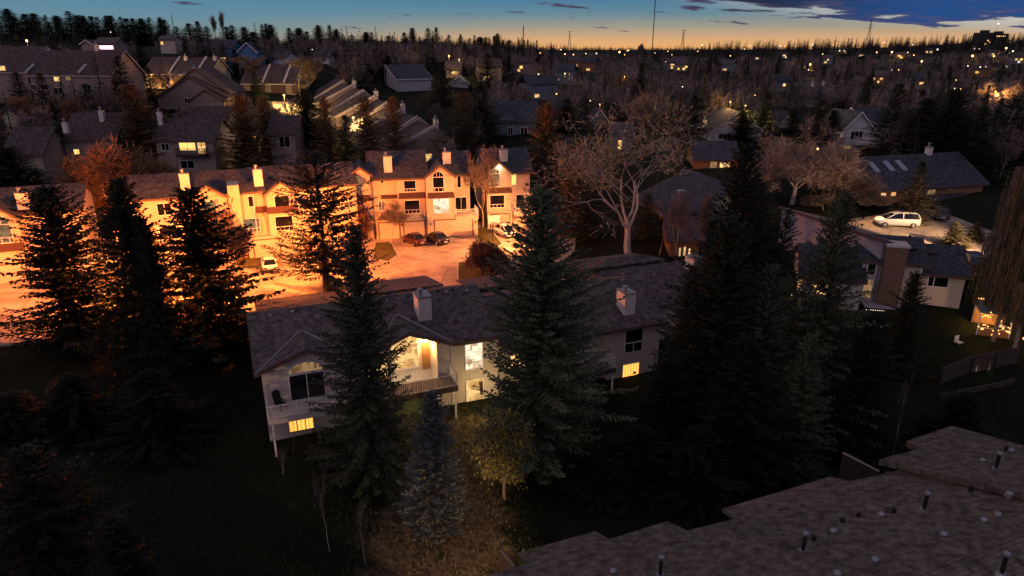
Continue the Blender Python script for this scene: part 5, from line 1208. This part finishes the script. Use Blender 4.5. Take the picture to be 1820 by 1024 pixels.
ptree('sapling', 1622, 640, 43, 26, 'thin pale sapling behind the near roof', name='birch_sapling')
for i, (px, py, Y, w) in enumerate(((1060, 800, 40, 120), (1140, 760, 41, 140), (1250, 760, 39, 130), (1395, 740, 40, 110))):
    ptree('shade', px, py, Y, w, 'low dark evergreen bush in the unlit yard behind the near roof', name='evergreen_shrub', cat='shrub', group='bushes in the unlit yard')
for kind, px, py, Y, w, lab in (('plain', 1052, 318, 88, 74, 'dark spruce in the shade behind the cottonwood trunk, left one'), ('brown', 1012, 292, 92, 80, 'reddish brown evergreen at the left foot of the cottonwood'), ('plain_b', 1152, 345, 86, 64, 'dark spruce in the shade behind the cottonwood trunk, right one'), ('black', 1345, 318, 84, 70, 'dark spruce between the slate roofed house and the grey garage wall'),
    ('oak', 1535, 335, 92, 84, 'bare brown bush at the left end of the court'), ('oak', 1468, 342, 90, 70, 'bare brown bush behind the grey garage wall'), ('oak', 1345, 290, 104, 90, 'brown leafless tree above the slate roofed house'), ('street', 1236, 330, 72, 60, 'slim bare tree before the lit low house'),
    ('black', 1702, 500, 67, 66, 'dark evergreen at the right wall of the chimney house'), ('black', 1765, 470, 66, 76, 'dark evergreen right behind the greenhouse'), ('black', 1822, 520, 62, 80, 'dark evergreen at the right edge beside the greenhouse'), ('shade', 1720, 700, 44, 90, 'low dark evergreen in the black yard above the near roof'),
    ('olive', 1700, 395, 76, 46, 'low hedge bush at the lower end of the court'), ('olive', 1738, 396, 78, 40, 'low hedge bush at the right end of the court')): ptree(kind, px, py, Y, w, lab)
# behind the lit townhouses
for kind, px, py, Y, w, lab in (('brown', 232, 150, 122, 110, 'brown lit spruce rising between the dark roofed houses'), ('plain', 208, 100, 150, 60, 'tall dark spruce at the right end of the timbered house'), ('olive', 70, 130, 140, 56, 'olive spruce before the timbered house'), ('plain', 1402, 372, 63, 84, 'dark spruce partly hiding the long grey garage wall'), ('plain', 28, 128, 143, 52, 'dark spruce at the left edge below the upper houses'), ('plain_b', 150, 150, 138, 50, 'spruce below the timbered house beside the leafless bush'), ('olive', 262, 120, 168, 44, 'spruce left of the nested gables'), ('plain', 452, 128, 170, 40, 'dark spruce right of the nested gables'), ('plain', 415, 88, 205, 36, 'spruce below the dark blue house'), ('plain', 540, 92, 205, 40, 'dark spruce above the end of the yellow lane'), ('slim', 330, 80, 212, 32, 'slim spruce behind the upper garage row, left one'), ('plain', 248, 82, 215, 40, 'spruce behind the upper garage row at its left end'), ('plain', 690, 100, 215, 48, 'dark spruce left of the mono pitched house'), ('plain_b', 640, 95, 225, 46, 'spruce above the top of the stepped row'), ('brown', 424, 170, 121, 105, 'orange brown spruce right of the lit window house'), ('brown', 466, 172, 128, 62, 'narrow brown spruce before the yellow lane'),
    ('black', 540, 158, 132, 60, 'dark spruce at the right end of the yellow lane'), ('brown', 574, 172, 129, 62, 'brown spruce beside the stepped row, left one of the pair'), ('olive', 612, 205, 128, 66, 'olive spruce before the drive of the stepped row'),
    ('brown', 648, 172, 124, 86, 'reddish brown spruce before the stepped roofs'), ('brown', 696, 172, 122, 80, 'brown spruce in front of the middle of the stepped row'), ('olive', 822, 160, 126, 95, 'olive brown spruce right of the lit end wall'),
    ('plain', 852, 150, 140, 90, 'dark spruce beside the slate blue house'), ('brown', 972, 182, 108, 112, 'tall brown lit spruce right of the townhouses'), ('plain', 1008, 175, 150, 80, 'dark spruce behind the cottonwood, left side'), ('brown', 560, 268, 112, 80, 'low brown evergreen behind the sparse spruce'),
    ('black', 8, 262, 96, 100, 'orange tinted spruce at the left edge above the townhouse'), ('plain', 60, 300, 100, 100, 'dark tree before the low house at the left edge'), ('tiered', 1324, 190, 136, 56, 'dark spruce before the white gabled house'), ('slim', 1365, 165, 150, 44, 'narrow spruce right of the white gabled house'),
    ('plain', 1412, 192, 150, 58, 'spruce before the small pale gable'), ('plain', 1462, 176, 140, 70, 'broad spruce left of the white balcony house'), ('black', 1482, 196, 126, 50, 'dark spruce touching the white balcony house'), ('plain', 1600, 148, 120, 80, 'tall black spruce right of the white balcony house'),
    ('black', 1652, 175, 112, 80, 'black spruce behind the skylight house, left one'), ('black', 1700, 158, 108, 90, 'black spruce behind the skylight house, tallest of its clump'), ('plain', 1752, 190, 104, 90, 'black spruce behind the skylight house near the pale tall tree'), ('plain', 1808, 175, 116, 100, 'black spruce at the right edge above the pale tall tree'),
    ('plain', 1236, 170, 135, 70, 'dark spruce behind the cottonwood, right side'), ('plain', 785, 110, 190, 60, 'dark spruce between the mono pitched house and the porch light'), ('olive', 866, 95, 215, 66, 'tall olive spruce on the far side of the stepped row')):
    ptree(kind, px, py, Y, w, lab)
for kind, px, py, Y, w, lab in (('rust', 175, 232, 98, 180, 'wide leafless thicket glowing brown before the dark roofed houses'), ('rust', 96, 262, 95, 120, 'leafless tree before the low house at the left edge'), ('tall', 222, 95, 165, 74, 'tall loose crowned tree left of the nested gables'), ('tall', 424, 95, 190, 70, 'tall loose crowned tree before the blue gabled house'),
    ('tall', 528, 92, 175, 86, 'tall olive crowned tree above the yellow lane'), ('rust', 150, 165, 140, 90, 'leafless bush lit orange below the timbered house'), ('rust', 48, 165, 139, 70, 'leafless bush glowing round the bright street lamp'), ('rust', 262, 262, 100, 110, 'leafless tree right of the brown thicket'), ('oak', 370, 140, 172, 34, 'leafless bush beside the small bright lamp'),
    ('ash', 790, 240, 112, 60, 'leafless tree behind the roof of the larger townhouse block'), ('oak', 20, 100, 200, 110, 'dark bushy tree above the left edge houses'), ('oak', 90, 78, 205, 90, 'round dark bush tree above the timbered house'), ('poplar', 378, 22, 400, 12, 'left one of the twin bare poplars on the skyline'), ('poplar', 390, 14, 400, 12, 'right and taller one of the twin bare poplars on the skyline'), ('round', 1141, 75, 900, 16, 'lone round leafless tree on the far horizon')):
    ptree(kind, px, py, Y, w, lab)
# skyline of the left ridge
sky = [(11,16),(25,30),(43,25),(58,24),(80,27),(100,28),(120,20),(137,27),(147,28),(161,29),(172,30),(189,28),(196,28),(213,30),(224,33),(235,33),(250,33),(264,31),(283,31),(291,35),(312,47),(335,42),(350,38),(366,47),(402,48),(411,45),(433,48),(450,57),(465,43),(472,42),(480,44),(513,50),(530,50),(545,56),(565,45),(585,45),(597,52),(625,62),(650,57),(660,57),(690,64),(718,58),(732,50),(760,50),(775,49),(798,62),(818,64),(835,68),(853,66),(864,66),(884,60),(905,72)]
rs = random.Random(11)
for px, py in sky:
    for k in range(1):
        x, y = px, py; Y = rs.uniform(360, 460)
        ptree(rs.choice(('slim', 'plain', 'black')), x, y, Y, rs.uniform(22, 42), 'dark spruce of the serrated skyline on the left ridge', group='skyline spruces on the left ridge')
# ---------------------------------------------------------------- far lights, houses, masts
FAR = [(1060,96,'w'),(1101,94,'y'),(1110,98,'o'),(1140,97,'w'),(1164,95,'w'),(1187,92,'o'),(1091,88,'y'),(1117,90,'o'),(944,91,'o'),(997,89,'w'),(960,95,'o'),(1004,97,'o'),(1019,98,'y'),(1028,97,'w'),(1041,96,'y'),(1115,91,'o'),(1183,110,'y'),(1194,98,'y'),(1219,96,'o'),(1240,92,'o'),(1298,100,'o'),(1323,88,'w'),(1333,82,'w'),(1335,91,'y'),(1248,81,'o'),(1387,83,'w'),(1395,83,'o'),(1444,80,'w'),(1481,81,'y'),(1462,97,'o'),(1492,91,'w'),(1558,94,'o'),(1571,76,'w'),(1585,94,'y'),(1613,94,'y'),(1622,80,'w'),(1666,89,'w'),(1624,99,'o'),(1516,116,'o'),(1440,116,'o'),(1437,125,'w'),(1585,125,'w'),(1597,125,'o'),(1638,110,'y'),(1728,101,'o'),(1788,87,'y'),(1766,101,'o'),(1800,92,'w'),(1812,97,'o'),(1720,118,'w'),(1742,120,'w'),(1752,119,'w'),(1789,119,'w'),(1796,131,'o'),(1699,143,'y'),(1697,160,'w'),(1707,160,'y'),(1325,189,'y'),(1453,172,'o'),(1453,266,'y'),(1004,131,'y'),(1012,132,'o'),(1110,137,'o'),(1116,138,'o'),(989,168,'o'),(1066,186,'o'),(1049,180,'w'),(1213,155,'w'),(1284,138,'w'),(957,133,'w'),(798,101,'o'),(816,106,'y'),(555,89,'w'),(98,66,'w'),(48,74,'y'),(197,58,'w'),(232,115,'o'),(1342,170,'o'),(1298,182,'o'),(1769,164,'o'),(1774,43,'w')]
mk = {'o': 'far_o', 'y': 'far_y', 'w': 'far_w'}; glow = {(1325,189): 1500, (1769,164): 3500, (1101,94): 0, (1004,131): 700, (1638,110): 1500, (1585,94): 2500, (1481,81): 2500, (1788,87): 3000, (1440,116): 2000, (816,106): 900, (798,101): 400, (1298,182): 700, (1066,186): 350, (1766,101): 1500, (48,74): 700, (1110,137): 500, (1697,160): 500, (1728,101): 1500}
glabel = {'o': 'small orange point of light among the far trees', 'y': 'yellow point of light among the far trees', 'w': 'small white point of light among the far trees'}
gcol = {'o': (1, .5, .15), 'y': (1, .68, .25), 'w': (1, .9, .75)}
for i_, (px, py, c) in enumerate(FAR):
    if i_ % 5 == 3 and (px, py) not in glow: continue
    q = hit(px, py, 7.0) or onY(px, py, 700); d = math.hypot(q.x, q.y); g = tz(q.x, q.y); s = min(.55, max(.13, d * .0007)) * (1.5 if (px, py) in glow else 1) * (.45 + .85 * ((px * 7 + py * 3) % 10) / 10)
    t = thing('far_lamp', glabel[c], 'street lamp', (q.x, q.y, g - .3), 0, {'o': 'orange lights in the far trees', 'y': 'yellow lights in the far trees', 'w': 'white lights in the far trees'}[c])
    h = max(1.5, q.z - g + .3); m = MB(); m.tube([(0, 0, 0), (0, 0, h)], [.12, .09], 5); m.build('pole', M['darktrim'], t); m = MB(); m.ball((0, 0, h + s * .7), s, n=7, m=4); m.build('lamp_head', M[mk[c]], t, True)
    RECTS.append((px - 5, py - 5, px + 5, py + 6, d))
    if glow.get((px, py)): lamp((q.x, q.y - s * 2, q.z + .2), gcol[c], glow[(px, py)] * 3, .4, 'far_light')
rs = random.Random(31)
FH = [(1022,112),(1046,118),(1085,118),(1196,116),(1212,118),(1300,110),(1290,120),(1395,100),(1420,92),(1470,108),(1530,100),(1560,100),(1600,100),(1650,92),(1672,102),(1735,88),(1762,96),(1790,102),(1808,106),(1745,128),(1700,168),(1388,150),(1206,112),(1250,102),(1345,104),(1500,92),(912,150),(965,160),(1000,135),(1112,140),(930,118),(870,130),(1180,104),(1630,150),(1560,140),(1480,140)]
for i, (px, py) in enumerate(FH):
    if i % 3 == 2: continue
    q = hit(px, py, 3.0)
    if not q: continue
    d = math.hypot(q.x, q.y); w, dp, h = rs.uniform(7, 10), rs.uniform(6, 8), rs.uniform(4, 5.5)
    t = thing('far_house', 'small dim house with lit windows among the far trees', 'house', (q.x, q.y, tz(q.x, q.y) - .4), math.atan2(-q.x, q.y) * 1.0 + rs.uniform(-.5, .5), 'houses scattered in the far trees')
    m = MB(); m.box((-w / 2, 0, 0), (w / 2, dp, h))
    m.build('wall', M[rs.choice(('bluegrey', 'woodwall', 'tan', 'bluegrey'))], t)
    m = MB(); slab(m, [(-w / 2 - .4, -.5, h), (w / 2 + .4, -.5, h), (w / 2 + .4, dp / 2, h + 2.4), (-w / 2 - .4, dp / 2, h + 2.4)]); slab(m, [(-w / 2 - .4, dp / 2 + .003, h + 2.4), (w / 2 + .4, dp / 2 + .003, h + 2.4), (w / 2 + .4, dp + .5, h), (-w / 2 - .4, dp + .5, h)]); m.build('roof', M[rs.choice(('shingle', 'shingle_blue', 'shingle_red'))], t)
    for k in range(rs.randint(1, 3)):
        x = rs.uniform(-w / 2 + 1, w / 2 - 2); z = rs.choice((1.2, h - 2.2)); s = .7 + d * .001; m = MB(); m.box((x, -.05, z), (x + s * rs.uniform(.8, 1.6), -.01, z + s)); m.build('window', M[rs.choice(('w_warm', 'w_cream', 'w_yellow', 'w_white'))], t)
    RECTS.append((px - 4, py - 4, px + 4, py + 3, d))
def tower(label, px, pt, pb, Y, kind):
    a, b_ = onY(px, pt, Y), onY(px, pb, Y); H = a.z - b_.z; t = thing({'mast': 'guyed_mast', 'pylon': 'power_pylon'}[kind], label, {'mast': 'radio mast', 'pylon': 'pylon'}[kind], (b_.x, Y, b_.z - 4))
    m = MB(); H += 4; w = H * (.012 if kind == 'mast' else .09)
    if kind == 'mast':
        k = Y * .0004
        for x, y in ((-1, -.6), (1, -.6), (0, 1)): m.tube([(x * k, y * k, 0), (x * k, y * k, H)], [k * .55] * 2, 4)
        for i in range(60): m.tube([(-k if i % 2 else k, -.6 * k, H * i / 60), (k if i % 2 else -k, -.6 * k, H * (i + 1) / 60)], [k * .3] * 2, 3)
        m.build('lattice', M['darktrim'], t)
    else:
        k = Y * .00018
        for sx_ in (-1, 1):
            for sy_ in (-1, 1): m.tube([(sx_ * w, sy_ * w, 0), (sx_ * w * .25, sy_ * w * .25, H * .65), (sx_ * w * .12, sy_ * w * .12, H)], [k * 1.2, k, k * .7], 4)
        for i in range(10):
            z0, z1 = H * i / 10, H * (i + 1) / 10; f = lambda z: w * (1 - .75 * min(1, z / (H * .65)))
            m.tube([(-f(z0), 0, z0), (f(z1), 0, z1)], [k * .6] * 2, 3); m.tube([(f(z0), 0, z0), (-f(z1), 0, z1)], [k * .6] * 2, 3)
        m.build('lattice', M['darktrim'], t)
        for z in (.68, .82, .96): m = MB(); m.tube([(-w * 1.6, 0, H * z), (w * 1.6, 0, H * z)], [k * .8] * 2, 4); m.build('cross_arm', M['darktrim'], t)
tower('very tall thin lattice mast running out of the top of the picture', 1159.5, -60, 82, 900, 'mast'); tower('short thin mast left of the middle on the horizon', 930, 46, 78, 900, 'mast'); tower('thin pole mast above the left ridge', 310, 27, 60, 400, 'mast')
tower('pylon on the horizon left of the tall mast', 1012, 55, 82, 1100, 'pylon'); tower('pylon on the horizon right of the tall mast', 1213, 53, 82, 1100, 'pylon'); tower('pylon under the cloud bank at right', 1543, 36, 72, 900, 'pylon')
for px, w, pt, lab in ((1757, 20, 58, 'left one of two dark apartment blocks on the right ridge'), (1782, 20, 60, 'right one of two dark apartment blocks on the right ridge, with lit top floor')):
    a = onY(px, pt, 930); g = tz(a.x, 930); t = thing('apartment_block', lab, 'apartment block', (a.x, 930, g - 3)); W_ = w * 930 / FPX / 2; H = a.z - g + 3
    m = MB(); m.box((-W_, 0, 0), (W_, 18, H)); m.box((-W_ * .5, 4, H), (W_ * .5, 12, H + 3)); m.box((-W_ * 1.05, -.6, H * .7), (W_ * 1.05, -.01, H * .73)); m.build('wall', M['darktrim'], t)
    r_ = random.Random(px)
    for i in range(6):
        if r_.random() < .8: x = -W_ + W_ * 2 * (i + .2) / 6; z = H - 4 if 'right' in lab[:6] else H - 8 - r_.random() * 8; m = MB(); m.box((x, -.3, z), (x + 1.6, -.02, z + 1.5)); m.build('window', M['w_warm'], t)
# ---------------------------------------------------------------- the fill of trees between and beyond
for r_ in [(0,85,150,135,158),(90,125,130,170,158),(0,200,60,250,122),(115,192,200,270,124),(265,105,405,170,195),(432,112,520,165,190),(276,180,400,315,120),(470,175,525,270,127),(545,122,660,200,190),(600,150,720,240,165),(660,170,785,275,142),(350,75,460,115,230),(480,88,585,114,245),(130,68,310,90,280),(700,112,840,170,216),(880,178,955,260,145),(985,178,1012,205,152),(1090,245,1110,268,136),(1255,196,1365,262,142),(1236,262,1312,304,120),(1495,200,1560,266,132),(1436,150,1502,186,240),(1388,200,1410,236,166),(1515,275,1750,400,94),(1050,195,1080,215,162),(0,300,960,480,150),(1300,180,1340,196,140)]: RECTS.append(r_)
HS = [(o.location.x, o.location.y, 11) for o in COL if o.parent is None and o.get('category') in ('house', 'row house', 'townhouse', 'garage')]
def clear(x, y, h, w, near=True):
    z = tz(x, y); px, pb = proj(x, y, z); _, pt = proj(x, y, z + h); d = math.hypot(x, y); pwid = w * FPX / d / 2
    for a, b_, c, e, D_ in RECTS:
        if D_ > d - 2 and px + pwid > a and px - pwid < c and pb > b_ and pt < e: return None
    return px, pt, pb
rs = random.Random(77); nc = nb_ = 0; tries = 0
GRP = {}
while (nc < 150 or nb_ < 230) and tries < 20000:
    tries += 1
    az_ = rad(rs.uniform(-40, 40)); r_ = 105 + 360 * rs.random() ** 1.1; x, y = math.sin(az_) * r_, math.cos(az_) * r_
    if y < 104: continue
    con = rs.random() < .42; h = rs.uniform(8, 15) if con else rs.uniform(6.5, 11.5); w = h * rs.uniform(.32, .5) if con else h * rs.uniform(.7, 1.05)
    if con and nc >= 150 or not con and nb_ >= 230: continue
    if any((x - a) ** 2 + (y - b_) ** 2 < c * c for a, b_, c in HS) or any((x - a) ** 2 + (y - b_) ** 2 < (c * .25 + w * .25) ** 2 for a, b_, c in TREES): continue
    q = clear(x, y, h, w)
    if not q or q[0] < -30 or q[0] > 1850: continue
    if x < -10 and q[1] < 60 and r_ > 250: continue
    side = 'left' if q[0] < 700 else 'middle' if q[0] < 1200 else 'right'; dist = 'near' if r_ < 230 else 'far'
    if con:
        nc += 1; g = f'{"closer" if dist == "near" else "distant"} spruces of the {side} slope'; lab = f'dark spruce among the {"closer" if dist == "near" else "distant"} trees of the {side} slope'
        plant(rs.choice(('plain', 'plain_b', 'slim', 'olive' if r_ < 200 else 'plain')), x, y, h, w, lab, group=g)
    else:
        nb_ += 1; g = f'{"closer" if dist == "near" else "distant"} leafless trees of the {side} slope'; lab = f'brownish leafless tree among the {"closer" if dist == "near" else "distant"} trees of the {side} slope'
        plant(rs.choice(('oak', 'ash', 'oak', 'round')), x, y, h, w, lab, group=g)
print('fill', nc, nb_, tries)
# the wood that runs to the horizon: one mass, every tree of it a small crown of blades
def light_con(seed, n):
    r = random.Random(seed); m = MB()
    for k in range(n):
        a = r.random() * 6.283; f = r.random() ** 1.3; z = .04 + .94 * f; R = .235 * (1 - f) ** .8 * r.uniform(.5, 1.1) + .01
        d = Vector((math.cos(a) * R, math.sin(a) * R, R * (.5 * f - .25) - .02)); m.kite(Vector((0, 0, z)) + d * .15, d, Vector((-math.sin(a), math.cos(a), 0)) * (.012 + .02 * (1 - f)) * r.uniform(.7, 1.4))
    for k in range(3): m.kite(Vector((0, 0, .0)), Vector((0, 0, 1)), Vector((math.cos(k), math.sin(k), 0)) * .012)
    return m
def light_bare(seed, n):
    r = random.Random(seed); m = MB(); T_ = []
    for k in range(9):
        a = r.random() * 6.283; e = r.uniform(.5, 1.3); L_ = r.uniform(.35, .62); d = Vector((math.cos(a) * math.cos(e), math.sin(a) * math.cos(e), math.sin(e))) * L_; b_ = Vector((0, 0, r.uniform(.25, .4)))
        m.kite(b_, d, Vector((-math.sin(a), math.cos(a), 0)) * .012, 1); T_.append((b_, d))
    m.kite(Vector((0, 0, 0)), Vector((0, 0, .6)), Vector((.016, .004, 0)), 1)
    for k in range(n):
        b_, d = r.choice(T_); p = b_ + d * r.uniform(.35, 1.0); v = (d.normalized() * .7 + Vector((r.gauss(0, .6), r.gauss(0, .6), r.gauss(.1, .5)))).normalized() * r.uniform(.08, .2)
        m.kite(p, v, v.cross(Vector((r.gauss(0, 1), r.gauss(0, 1), r.gauss(0, 1)))).normalized() * r.uniform(.004, .011), 1)
    m.m = [1] * len(m.f); return m
def forest():
    r = random.Random(5)
    hi_ = [light_con(i, 150) for i in range(4)], [light_bare(i, 190) for i in range(5)]
    lo_ = [light_con(i, 42) for i in range(3)], [light_bare(i, 46) for i in range(3)]
    VV, FF, MM = [], [], []; off = 0
    arr = {id(m): (np.array(m.v), np.array(m.f), np.array(m.m)) for g in (hi_, lo_) for s_ in g for m in s_}
    def put(m, x, y, z, w, h):
        nonlocal off
        v, f, mi = arr[id(m)]; a = r.random() * 6.283; c, s_ = math.cos(a) * w, math.sin(a) * w
        VV.append(np.column_stack((v[:, 0] * c - v[:, 1] * s_ + x, v[:, 0] * s_ + v[:, 1] * c + y, v[:, 2] * h + z))); FF.append(f + off); MM.append(mi); off += len(v)
    P = []
    for i in range(18500):
        az_ = rad(r.uniform(-49, 49)); rr = 112 + 760 * r.random() ** 1.15; P.append((math.sin(az_) * rr, math.cos(az_) * rr, rr))
    for i in range(9000):
        az_ = rad(r.uniform(-49, 49)); rr = 700 * (3300 / 700) ** r.random(); P.append((math.sin(az_) * rr, math.cos(az_) * rr, rr))
    for px, py in sky:
        for k in range(14): q = onY(px + r.uniform(-16, 16), 70, r.uniform(340, 470)); P.append((q.x, q.y, -(py + r.uniform(8, 30))))
    prof = [(880, 72), (950, 76), (1000, 80), (1150, 85), (1240, 79), (1300, 73), (1400, 70), (1600, 66), (1720, 61), (1840, 58)]
    for k in range(900):
        px = r.uniform(885, 1835); i = max(j for j in range(len(prof) - 1) if prof[j][0] <= px); f = (px - prof[i][0]) / (prof[i + 1][0] - prof[i][0])
        q = onY(px, 70, r.uniform(760, 1150)); P.append((q.x, q.y, -(prof[i][1] * (1 - f) + prof[i + 1][1] * f + r.uniform(-3, 9)) - 1000))
    xy = np.array(P); zs = np.concatenate([tzv(xy[i:i + 2000, 0], xy[i:i + 2000, 1]) for i in range(0, len(xy), 2000)]); cnt = 0
    for (x, y, rr), z in zip(P, zs):
        z = float(z) - .2
        if rr < -900:
            h = min(26, onY(proj(x, y, 27)[0], -rr - 1000, y).z - z)
            if h > 3 and not any(a < proj(x, y, z + h)[0] < c and e > -rr - 1000 for a, b_, c, e, D_ in RECTS if D_ > y): put(r.choice(hi_[0]), x, y, z, h * r.uniform(1.1, 1.9), h)
            continue
        if rr < 0:
            h = onY(proj(x, y, 27)[0], -rr, y).z - z
            if h > 4: put(r.choice(hi_[0]), x, y, z, h * r.uniform(.7, 1.0), h)
            continue
        if y < 108: continue
        px, _ = proj(x, y, z); con = r.random() < (.55 if px < 700 else .52); h = r.uniform(7, 14) if con else r.uniform(6, 10.5)
        if rr > 700: h *= .8
        w = h * r.uniform(.8, 1.25); wid = w * (.42 if con else .8)
        if rr < 240 and any((x - a) ** 2 + (y - b_) ** 2 < c * c for a, b_, c in HS): continue
        q = clear(x, y, h, wid)
        if not q: continue
        if px < 880 and 250 < rr < 700 and q[1] < 66: continue
        g = (hi_ if rr < 520 else lo_)[0 if con else 1]; put(r.choice(g), x, y, z, w, h); cnt += 1
    V = np.concatenate(VV); F = np.concatenate(FF); MI = np.concatenate(MM); nf = len(F)
    me = bpy.data.meshes.new('distant_forest'); me.vertices.add(len(V)); me.vertices.foreach_set('co', V.ravel()); me.loops.add(nf * 4); me.loops.foreach_set('vertex_index', F.ravel().astype(np.int32))
    me.polygons.add(nf); me.polygons.foreach_set('loop_start', np.arange(0, nf * 4, 4, dtype=np.int32)); me.polygons.foreach_set('loop_total', np.full(nf, 4, dtype=np.int32))
    me.materials.append(M['far']); me.materials.append(M['far_bare']); me.polygons.foreach_set('material_index', MI.astype(np.int32)); me.update(calc_edges=True)
    o = link('distant_forest', me); tag(o, kind='stuff', label='dark mass of far trees running to the horizon'); print('forest', cnt, nf)
forest()

def tufts():
    """loose grass on the yards nearest the camera"""
    r = random.Random(9); m = MB(); xs, ys = [], []
    while len(xs) < 26000:
        x, y = r.uniform(-30, 32), r.uniform(22, 50)
        xs.append(x); ys.append(y)
    zs = tzv(np.array(xs), np.array(ys))
    for x, y, z in zip(xs, ys, zs):
        d = Vector((r.gauss(0, .12), r.gauss(0, .12), r.uniform(.1, .3))); dry = ((x + 4.6) / 4.2) ** 2 + ((y - 37.5) / 12) ** 4 < 1 + r.gauss(0, .35)  # paler straw blades follow the lamp pool painted into the ground
        w = r.random() * 6.28
        for k in range(2): m.kite(Vector((x + r.gauss(0, .05), y + r.gauss(0, .05), float(z) - .02)), d + Vector((r.gauss(0, .08), r.gauss(0, .08), 0)), Vector((math.cos(w + k), math.sin(w + k), 0)) * r.uniform(.015, .04), 1 if dry else 0)
    tag(m.build('grass', [M['lawn_dark'], M['straw']]), kind='stuff', label='loose tufts of grass on the yards')
tufts()
